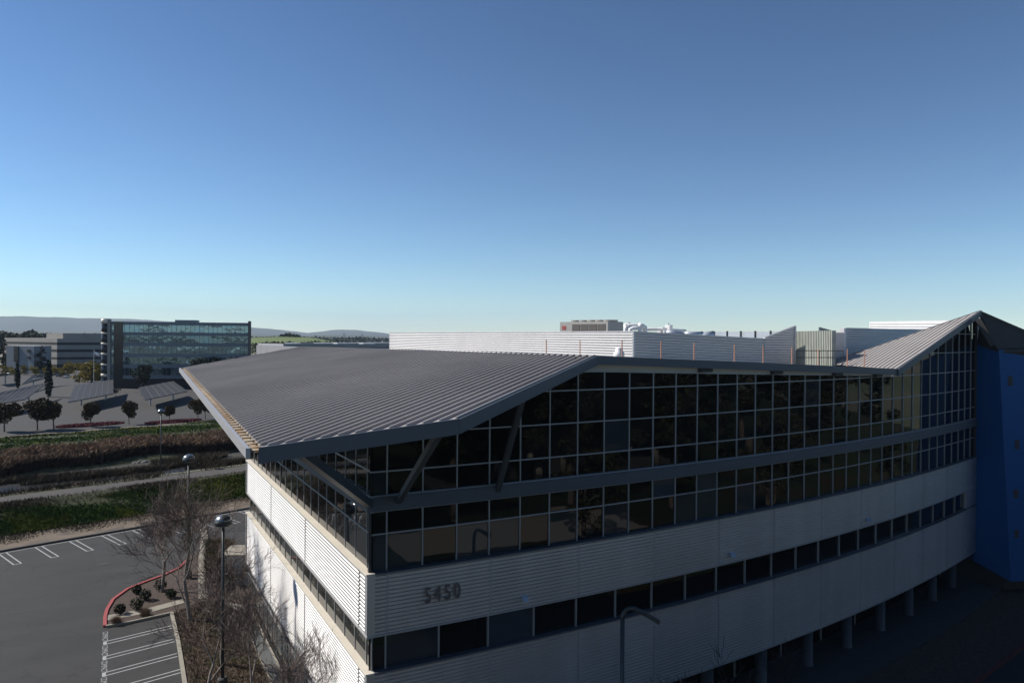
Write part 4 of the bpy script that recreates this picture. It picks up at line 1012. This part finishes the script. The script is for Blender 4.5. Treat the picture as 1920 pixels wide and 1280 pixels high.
# bare trees
def bare_tree(x, y, H, label, seed, m='bark', mt='twig', spread=.55, r0=None, depth=6, z=0.0, name='bare_tree', grp='bare trees beside the west facade', fork=3):
    r = random.Random(seed); t = thing(name, (x, y, z), label, 'tree', grp); tr = MB(); tw = MB(); r0 = r0 or H*.017
    def grow(p, d, L, rad_, lev):
        n = 3; pts = [p]; q = p.copy(); dd = d.copy()
        for _ in range(n):
            dd = (dd+Vector((r.gauss(0,.10), r.gauss(0,.10), r.gauss(.02,.06)))).normalized(); q = q+dd*(L/n); pts.append(q.copy())
        rr = [max(.0085, rad_*(1-.32*i/n)) for i in range(n+1)]
        (tr if lev < 3 else tw).tube(pts, rr, 6 if lev < 2 else (4 if lev < 4 else 3), False)
        if lev >= depth: return
        k = fork if lev < 2 else (r.choice((2, 3)) if lev < 4 else r.choice((1, 2, 2)))
        for i in range(k+(1 if lev >= 2 else 0)):
            a = r.uniform(0, 6.283); tilt = r.uniform(.35, 1.0)*spread*1.5
            o = dd.orthogonal().normalized(); o.rotate(Matrix.Rotation(a, 3, dd)); nd = (dd*math.cos(tilt)+o*math.sin(tilt)); nd.z += .12; nd.normalize()
            st = pts[-1] if i < k-1 else pts[r.choice((1, 2))]
            grow(st.copy(), nd, L*r.uniform(.66, .92), rr[-1]*r.uniform(.6, .85), lev+1)
    b0 = Vector((x, y, z)); grow(b0, Vector((r.uniform(-.05,.05), r.uniform(-.05,.05), 1)).normalized(), H*.28, r0, 0)
    tr.build('trunk', MT[m], t, True); tw.build('twigs', MT[mt], t)
    return t
bare_tree(-4.2, 27.6, 9.6, 'tallest bare tree with reddish twigs between the two lamp posts', 3, depth=7)
bare_tree(-5.6, 34.8, 8.2, 'bare tree at the back of the red kerbed island', 8, depth=7)
bare_tree(-3.1, 19.2, 6.8, 'bare tree with crooked pale limbs at the bottom of the picture by the paver path', 21, depth=7)
bare_tree(-2.3, 12.2, 6.6, 'bare tree whose twigs cross the sunlit ribbed wall at the bottom', 14, depth=6)
bare_tree(-1.7, 6.5, 6.9, 'bare tree nearest the camera at the foot of the west wall', 61, depth=6)
bare_tree(-4.3, 15.5, 5.8, 'bare tree over the planting bed beside the lower stalls', 51, depth=6)
bare_tree(-3.4, 38.4, 6.0, 'small bare tree beside the curved concrete walk', 29, depth=5)
p = AR(15.5, 0, 3.2); bare_tree(p[0], p[1], 6.2, 'thin dark bare tree against the shaded ribbed wall at the bottom right', 33, 'twig_dk', 'twig_dk', depth=5, grp='bare trees in the shaded south bed')
p = AR(21.5, 0, 3.4); bare_tree(p[0], p[1], 5.0, 'small dark bare tree before the round columns', 37, 'twig_dk', 'twig_dk', depth=5, grp='bare trees in the shaded south bed')

# magenta ground cover beds in the far lot
for i, (px, py, w, lab) in enumerate([(170, 797, 13.5, 'long magenta ground cover bed under the left dark tree'), (326, 791, 12.5, 'long magenta ground cover bed under the low round tree')]):
    c = G(px, py); r = rng(90+i); n = 3500; a = r.uniform(0, 6.283, n); q = np.sqrt(r.uniform(0, 1, n)); uvp = np.stack([q*np.cos(a)*w/2, q*np.sin(a)*2.6], 1)
    base = np.stack([uvp[:, 0]*EU[0]+uvp[:, 1]*EV[0], uvp[:, 0]*EU[1]+uvp[:, 1]*EV[1], np.zeros(n)], 1)
    Qp = tufts(n, lambda r_, n_: base, .45, .35, .5, 91+i); o = np_quads('flower_bed', Qp, MT['purple']); o.location = (c[0], c[1], 0); tag(o, lab, 'ground cover', 'magenta beds of the far car park', 'stuff')

# ------------------------------------------------------------------ solar canopies
def canopy(P4, label, nline):
    c = sum(P4)/4; t = thing('solar_canopy', (c[0], c[1], 0), label, 'solar canopy', 'solar canopies over the far car park')
    th = np.array([0, 0, .22])
    MB().hexa([P4[0]-th, P4[1]-th, P4[2]-th, P4[3]-th, *P4]).build('panel_array', MT['solar'], t)
    b = MB()
    for i in range(1, nline):
        f = i/nline; p = P4[0]+(P4[1]-P4[0])*f+np.array([0,0,.03]); q = P4[3]+(P4[2]-P4[3])*f+np.array([0,0,.03]); b.beam(p, q, .10, .04)
    b.build('panel_seams', MT['seam'], t)
    m0 = (P4[0]+P4[3])/2; m1 = (P4[1]+P4[2])/2
    MB().beam(m0-th*2, m1-th*2, .35, .4).build('girder', MT['trim'], t)
    for f in (.2, .8):
        p = m0+(m1-m0)*f; MB().tube([(p[0], p[1], 0), (p[0], p[1], p[2]-.3)], .25, 8).build('post', MT['trim'], t)
C4 = lambda a, b_, c, d, z0=3.1, z1=4.7: [G(*a, z0), G(*b_, z0), G(*c, z1), G(*d, z1)]
canopy(C4((127.5,753.5), (212.5,737.5), (212.5,711), (141,722)), 'solar canopy in the middle, behind the left magenta bed', 7)
canopy(C4((272,749), (352,733), (325,714), (260,726)), 'solar canopy nearest the roof eave, in front of the glass office', 6)
canopy(C4((-40,763), (47,748), (89,717), (-10,737)), 'large solar canopy cut off by the left edge', 8)
canopy(C4((41,720), (84,709), (113,698), (62,703)), 'farther solar canopy behind the right hand cypress', 5)
canopy(C4((-12,705.5), (14,703), (16,699.5), (-8,701)), 'distant solar canopy sliver at the left edge', 3)

# far cars
def car(px, py, col, label, ang):
    x, y = at(px, py); t = thing('parked_car', (x, y, 0), label, 'car', 'cars parked in the far lot', rz=ang)
    Mw = Matrix.Translation((x, y, 0)) @ Matrix.Rotation(ang, 4, 'Z')
    def bb(prof, w, name, m, par=t):
        b = MB(); n = len(prof); vs = [(a, -w/2, z) for a, z in prof]+[(a, w/2, z) for a, z in prof]
        b.add([Mw @ Vector(v) for v in vs], [tuple(range(n-1,-1,-1)), tuple(range(n, 2*n))]+[(i, (i+1) % n, n+(i+1) % n, n+i) for i in range(n)])
        return b.build(name, m, par)
    bb([(-2.2,.3),(2.2,.3),(2.25,.75),(1.3,.92),(-1.9,.98),(-2.25,.8)], 1.75, 'body', col)
    bb([(-1.7,.94),(1.0,.93),(.35,1.42),(-1.1,1.45)], 1.5, 'windows', MT['blg_glass_dk'])
    for sx_ in (-1.4, 1.4):
        for sy in (-.8, .8):
            c = Mw @ Vector((sx_, sy, .32)); d = (Mw.to_3x3() @ Vector((0, .1, 0)))
            MB().tube([c-d, c+d], .32, 10).build('wheel', MT['rubber'], t)
car_dark = mat('dark_blue_car_paint', (.03,.04,.06), .3, .3); car_sil = mat('silver_car_paint', (.5,.5,.52), .3, .6)
car(24, 702.5, MT['white'], 'white car parked left of the slim cypress', .4)
car(44, 701, car_sil, 'silver car parked right of the slim cypress', .5)
car(113, 706, car_dark, 'dark car parked before the tall yellow tree', 1.2)
car(126, 708, car_sil, 'pale blue car parked beside the dark one', 1.2)

# ------------------------------------------------------------------ far buildings
def ring(poly, o):
    c = np.mean(np.array(poly), 0); out = []
    for p in poly:
        d = np.array(p)-c; out.append(c+d*(1+o/np.hypot(*d)))
    return out
def zat(py, px, dep): return D(px, py, dep)[2]
# blue glass office
dA = 277.; A0 = D(207, 640, 277)[:2]; A1 = D(467, 640, 287)[:2]; nb = np.array([-(A1-A0)[1], (A1-A0)[0]]); nb /= np.hypot(*nb); nb = nb if nb @ (A0-CAM[:2]) > 0 else -nb
A3 = D(193, 640, 286)[:2]
foot = [A0, A1, A1+nb*24-(A1-A0)*.14, A3+nb*22, A3+(A3-A0)*.05]
t = thing('glass_office', (A0[0], A0[1], 0), 'office block with sky blue mirror glass strips and a lit round stair corner', 'office building')
LV = [(603.5, 609.5, 's'), (609.5, 623, 'g'), (623, 629, 's'), (629, 642.5, 'g'), (642.5, 649, 's'), (649, 663, 'g'), (663, 669, 's'), (669, 682.5, 'g'), (682.5, 689.5, 's'), (689.5, 703, 'g'), (703, 709.5, 's'), (709.5, 728, 'g')]
cmin = foot
for a, c, k in LV:
    z1 = zat(a, 300, 281); z0 = max(0, zat(c, 300, 281))
    if c > 725: z0 = 0
    MB().prism(ring(foot, .12 if k == 's' else 0.0), z0+(.002 if k == 'g' else 0), z1-(.002 if k == 'g' else 0)).build('spandrel' if k == 's' else 'window_strip', MT['blg_grey'] if k == 's' else (MT['blg_glass'] if a < 700 else MT['blg_glass_dk']), t)
for a, c, k in LV:
    if k == 'g' and c < 720:
        b = MB(); z1 = zat(a, 300, 281); z0 = zat(c, 300, 281); L_ = np.hypot(*(A1-A0)); dA_ = (A1-A0)/L_
        for i in range(2, 30):
            p = A0+dA_*(L_*i/30)-nb*.06; b.obox(p, math.atan2(dA_[1], dA_[0]), .05, .05, z0, z1)
        b.build('strip_mullions', MT['blg_grey'], t)
ztop = zat(601.5, 300, 281)
dirA = (A1-A0)/np.hypot(*(A1-A0)); aA = math.atan2(dirA[1], dirA[0])
MB().obox(A0-dirA*.3-nb*.4, aA, .45, .5, 0, zat(598.5, 207, 277)).build('pier', MT['blg_white'], t)
MB().obox(A1+dirA*.2-nb*.2, aA, .5, .6, 0, zat(602, 467, 287)).build('pier', mat('brown_pier', (.14,.11,.10), .7), t)
# lit rounded stair corner with cream bands
cs = A3*.55+A0*.45
for a, c, k in [(597.5, 606, 's'), (606, 623, 'g'), (623, 626, 's'), (626, 642.5, 'g'), (642.5, 646, 's'), (646, 662, 'g'), (662, 665, 's'), (665, 682, 'g'), (682, 685, 's'), (685, 701, 'g'), (701, 706, 's'), (706, 727, 'g')]:
    z1 = zat(a, 200, 280); z0 = max(0, zat(c, 200, 280)); r_ = 1.75 if k == 's' else 1.62
    MB().lathe((cs[0], cs[1], 0), [(r_, z0), (r_, z1)], 24).build('stair_band' if k == 's' else 'stair_window', MT['cap'] if k == 's' else MT['blg_glass_dk'], t, True)
MB().prism([A0+dirA*1.2-nb*.35, A0+dirA*4.3-nb*.35, A0+dirA*4.3, A0+dirA*1.2], 0, zat(603, 220, 277)).build('dark_bay', MT['blg_glass_dk'], t)
pc = A0+dirA*((340-207)/260.*np.hypot(*(A1-A0)))+nb*8
MB().obox(pc, aA, 3.9, 2.5, zat(604, 340, 285), zat(601, 340, 285)+.3).build('plant_room', MT['blg_grey'], t)
# pale concrete office
t = thing('pale_office', tuple(G(107, 694)), 'pale concrete office block with dark window strips behind the yellow trees', 'office building')
c0 = D(107, 650, 411)[:2]; c1 = D(192, 650, 424)[:2]; c2 = D(9, 650, 440)[:2]
def zz(py, px=107, dep=411): return D(px, py, dep)[2]
fpB = [c0, c1, c1+(c2-c0)*.9, c2]
for a, c, k in [(634.5, 641.8, 's'), (641.8, 646.8, 'g'), (646.8, 655, 's'), (655, 660, 'g'), (660, 669.5, 's'), (669.5, 674, 'g'), (674, 683, 's'), (683, 694, 'g')]:
    MB().prism(ring(fpB, .2 if k == 's' else 0), max(0, zz(c)) if c < 694 else 0, zz(a)).build('spandrel' if k == 's' else 'window_strip', MT['blg_white'] if k == 's' else MT['blg_glass_dk'], t)
u0 = D(118, 640, 414)[:2]; u2 = D(87, 640, 423)[:2]
MB().prism([u0, c1+(c1-c0)*.02, c1+(c2-c0)*.5, u2], zz(636), zz(624.5)).build('penthouse', MT['blg_white'], t)
w0 = D(64, 660, 372)[:2]; w1 = D(12, 660, 378)[:2]
t = thing('grey_annex', (w0[0], w0[1], 0), 'lower grey office wing with a tall dark stair window at the left', 'office building')
wn_ = np.array([6., 20.]); MB().prism([w1, w0, w0+wn_, w1+wn_], 0, D(40, 648.5, 375)[2]).build('wall', MT['blg_grey'], t)
wd = (w0-w1); 
def patch(f0, f1, y0, y1, nm):
    a = w1+wd*f0; c = w1+wd*f1; z0 = D(40, y1, 375)[2]; z1 = D(40, y0, 375)[2]; n_ = np.array([-wn_[0], -wn_[1]])/30
    MB().prism([a+n_, c+n_, c, a], z0, z1).build(nm, MT['blg_glass_dk'], t)
patch(.29, .44, 649.5, 678, 'stair_window'); patch(.76, .86, 655, 660, 'window'); patch(.76, .86, 667.5, 672, 'window')
# low warehouse beyond the roof
a0, a1, a2 = D(485, 645, 330)[:2], D(531, 645, 322)[:2], D(760, 645, 420)[:2]
t = thing('low_warehouse', (a1[0], a1[1], 0), 'long low warehouse with a white sunlit fascia seen over the metal roof', 'warehouse')
bk = np.array([20., 45.])
z1 = D(531, 644.2, 322)[2]; zf = D(531, 653.5, 322)[2]
MB().prism([a0, a1, a2, a2+bk, a0+bk], 0, zf-.01).build('wall', mat('slate_wall', (.13,.15,.18), .7), t)
MB().prism([a0-np.array([.3,.3]), a1+np.array([.0,-.4]), a1+np.array([.5,.4]), a0+np.array([.1,.8])], zf, z1).build('white_fascia', MT['white'], t)
MB().prism([a1+np.array([.0,-.39]), a2+np.array([0,-.4]), a2+bk, a0+bk, a1+np.array([.5,.41])], zf, z1-.05).build('parapet', MT['blg_grey'], t)
for i, px in enumerate((572, 640, 688)):
    q = D(px, 643, 345)[:2]; MB().obox(q, .4, 3.5, 1.5, z1-.1, z1+.35+.1*(i % 2)).build('skylight', MT['white'] if i else MT['blg_grey'], t)
# flag
fx = D(176, 668, 260); t = thing('flagpole', (fx[0], fx[1], 0), 'thin flagpole flying a white flag with a red stripe beside the glass office', 'flagpole')
MB().tube([(fx[0], fx[1], 0), (fx[0], fx[1], D(176, 655, 260)[2])], [.09,.05], 6).build('pole', MT['white'], t)
b = MB(); b2 = MB(); c_ = CR[:2]/np.hypot(*CR[:2]); top = D(176, 658, 260)[2]
for i in range(5):
    s0, s1 = i*.38, (i+1)*.38; w0_ = .25*math.sin(i*1.3); w1_ = .25*math.sin((i+1)*1.3); dr0, dr1 = -i*.18, -(i+1)*.18
    P = lambda s, w, z: (fx[0]+c_[0]*s+EV[0]*w, fx[1]+c_[1]*s+EV[1]*w, z)
    b.quad(P(s0, w0_, top+dr0-.95), P(s1, w1_, top+dr1-.95), P(s1, w1_, top+dr1), P(s0, w0_, top+dr0)); b2.quad(P(s0, w0_, top+dr0-1.25), P(s1, w1_, top+dr1-1.25), P(s1, w1_, top+dr1-.95), P(s0, w0_, top+dr0-.95))
b.build('flag', MT['white'], t); b2.build('flag_stripe', MT['red'], t)

# mirrored office south of the drive
p = AR(34, 0, 62); t = thing('south_office', (p[0], p[1], 0), 'dark glass office with pale entrance columns across the south drive', 'office building')
b = MB(); b.bar(AR, 20, 62, 58, 75, 5, 16, 6).build('glass_wall', MT['glass'], t)
b = MB(); b.bar(AR, 22, 60, 61, 75, 0, 5, 6).build('wall', MT['conc_dark'], t)
for s in (24, 29, 34, 39, 44, 49, 54):
    q = AR(s, 0, 59.5); MB().lathe((q[0], q[1], 0), [(.5,0),(.5,5)], 16).build('column', MT['conc'], t, True)

# ------------------------------------------------------------------ hills and distance
def ridge(name, m, dist, prof, depth, base=-5, kind='structure', label=None):
    vs = []; fs = []; n = len(prof)
    for px, py in prof:
        c = D(px, 640, dist); p = D(px, py, dist); f = D(px, 640, dist*.86); g2 = D(px, 640, dist+depth)
        hz = p[2]
        vs += [(f[0], f[1], base), (c[0]*.5+f[0]*.5, c[1]*.5+f[1]*.5, base+(hz-base)*.55), (c[0], c[1], hz), (g2[0], g2[1], base)]
    for i in range(n-1):
        for k in range(3): fs.append((i*4+k, i*4+k+1, (i+1)*4+k+1, (i+1)*4+k))
    o = MB().add(vs, fs).build(name, m, None, True); o['kind'] = kind; return o
def dense(pts, n, jit, seed):
    r = random.Random(seed); out = []; xs = np.linspace(pts[0][0], pts[-1][0], n)
    for x in xs: out.append((x, float(np.interp(x, [p[0] for p in pts], [p[1] for p in pts]))+r.uniform(-jit, jit)))
    return out
ridge('mountains', MT['hill'], 9000, dense([(-700,596),(-300,590),(-100,595),(0,593),(45,592.5),(70,594.5),(100,594),(140,596),(190,596.5),(250,598),(330,603),(400,608),(470,613.5),(500,616),(560,621.5),(575,624),(600,621.5),(625,618.5),(660,618),(700,622),(731,625.5),(760,629),(900,634)], 150, .35, 1), 3000)
ridge('foothills', MT['hill'], 5200, dense([(-700,618),(0,620),(200,621),(470,626),(560,628.5),(640,628),(730,629.5),(1000,634)], 80, .5, 2), 800)
ridge('green_mound', MT['hillgreen'], 1000, dense([(380,660),(400,646),(440,637),(480,632.5),(530,631),(580,632.5),(610,637),(640,643),(680,650)], 30, .3, 3), 150, 0)
def tree_mass(name, label, prof, dist, n, sz, seed, m='far_trees', deep=60):
    r = rng(seed); px = r.uniform(prof[0][0], prof[-1][0], n); top = np.interp(px, [p[0] for p in prof], [p[1] for p in prof])+1.2*np.sin(px*.9)+.8*np.sin(px*2.3)
    Qs = []; f_ = r.uniform(0, 1, n)
    c = np.array([D(px[i], top[i], dist+r.uniform(0, deep)) for i in range(n)]); c[:, 2] *= f_**.35
    a = r.normal(size=(n, 3)); a /= np.linalg.norm(a, axis=1)[:, None]; b_ = r.normal(size=(n, 3)); b_ -= a*(a*b_).sum(1)[:, None]; b_ /= np.linalg.norm(b_, axis=1)[:, None]
    s = sz*r.uniform(.5, 1.3, n)[:, None]; return stuff(name, np.stack([c-a*s, c-b_*s*.7, c+a*s, c+b_*s*.7], 1), MT[m], label, 'trees')
tree_mass('distant_trees', 'distant dark tree line behind the pale office at the far left', [(-60,624),(0,622),(20,626),(40,627),(60,620),(75,627),(120,628),(190,627)], 560, 5000, 1.6, 61)
tree_mass('mound_trees', 'brown clump of trees on top of the distant green mound', [(525,629),(535,627.5),(550,627),(562,631)], 1000, 900, 2.6, 62, 'far_trees', 40)
tree_mass('plain_trees', 'low distant tree belts across the flat land below the mountains', [(468,634),(520,632),(600,633),(640,634),(680,633),(731,636)], 1500, 2600, 3.6, 63, 'far_trees', 900)
tree_mass('warehouse_trees', 'green tree belt beyond the low warehouse roof', [(470,646),(500,641),(560,643),(590,640.5),(640,641),(690,641)], 620, 1500, 1.3, 64, 'leaf_mid', 60)
for i, px in enumerate((645, 679)):
    q = D(px, 640, 2300); t = thing('power_pylon', (q[0], q[1], 0), ['lattice power pylon on the plain, taller of the pair', 'fainter lattice power pylon right of the taller one'][i], 'pylon', 'distant power pylons')
    H = D(px, 623.5+2*i, 2300)[2]; b = MB()
    for a in (-1, 1):
        for c in (-1, 1): b.beam((q[0]+3*a, q[1]+3*c, 0), (q[0]+.4*a, q[1]+.4*c, H), .35, .35)
    b.build('tower', MT['pole'], t); b2 = MB()
    for k in (.68, .8, .92): b2.beam((q[0]-6, q[1]+3, H*k), (q[0]+6, q[1]-3, H*k), .4, .4)
    b2.build('cross_arm', MT['pole'], t)

# ------------------------------------------------------------------ haze
hz = bpy.data.materials.new('haze'); hz.use_nodes = True; nt = hz.node_tree
for n in list(nt.nodes):
    if n.type == 'BSDF_PRINCIPLED': nt.nodes.remove(n)
pv = nt.nodes.new('ShaderNodeVolumePrincipled'); pv.inputs['Color'].default_value = (.62,.78,1.0,1); pv.inputs['Density'].default_value = .00005; pv.inputs['Anisotropy'].default_value = .0
nt.links.new(pv.outputs[0], [n for n in nt.nodes if n.type == 'OUTPUT_MATERIAL'][0].inputs['Volume'])
b = MB(); P = []
for z in (-8, 560):
    for u, v in ((-12500,-6500),(12500,-6500),(12500,16500),(-12500,16500)): x, y = uv(u, v); P.append((x, y, z))
o = b.hexa(P).build('haze', hz); o['kind'] = 'stuff'; o['label'] = 'thin pale blue haze filling the air over the plain'; o['category'] = 'haze'
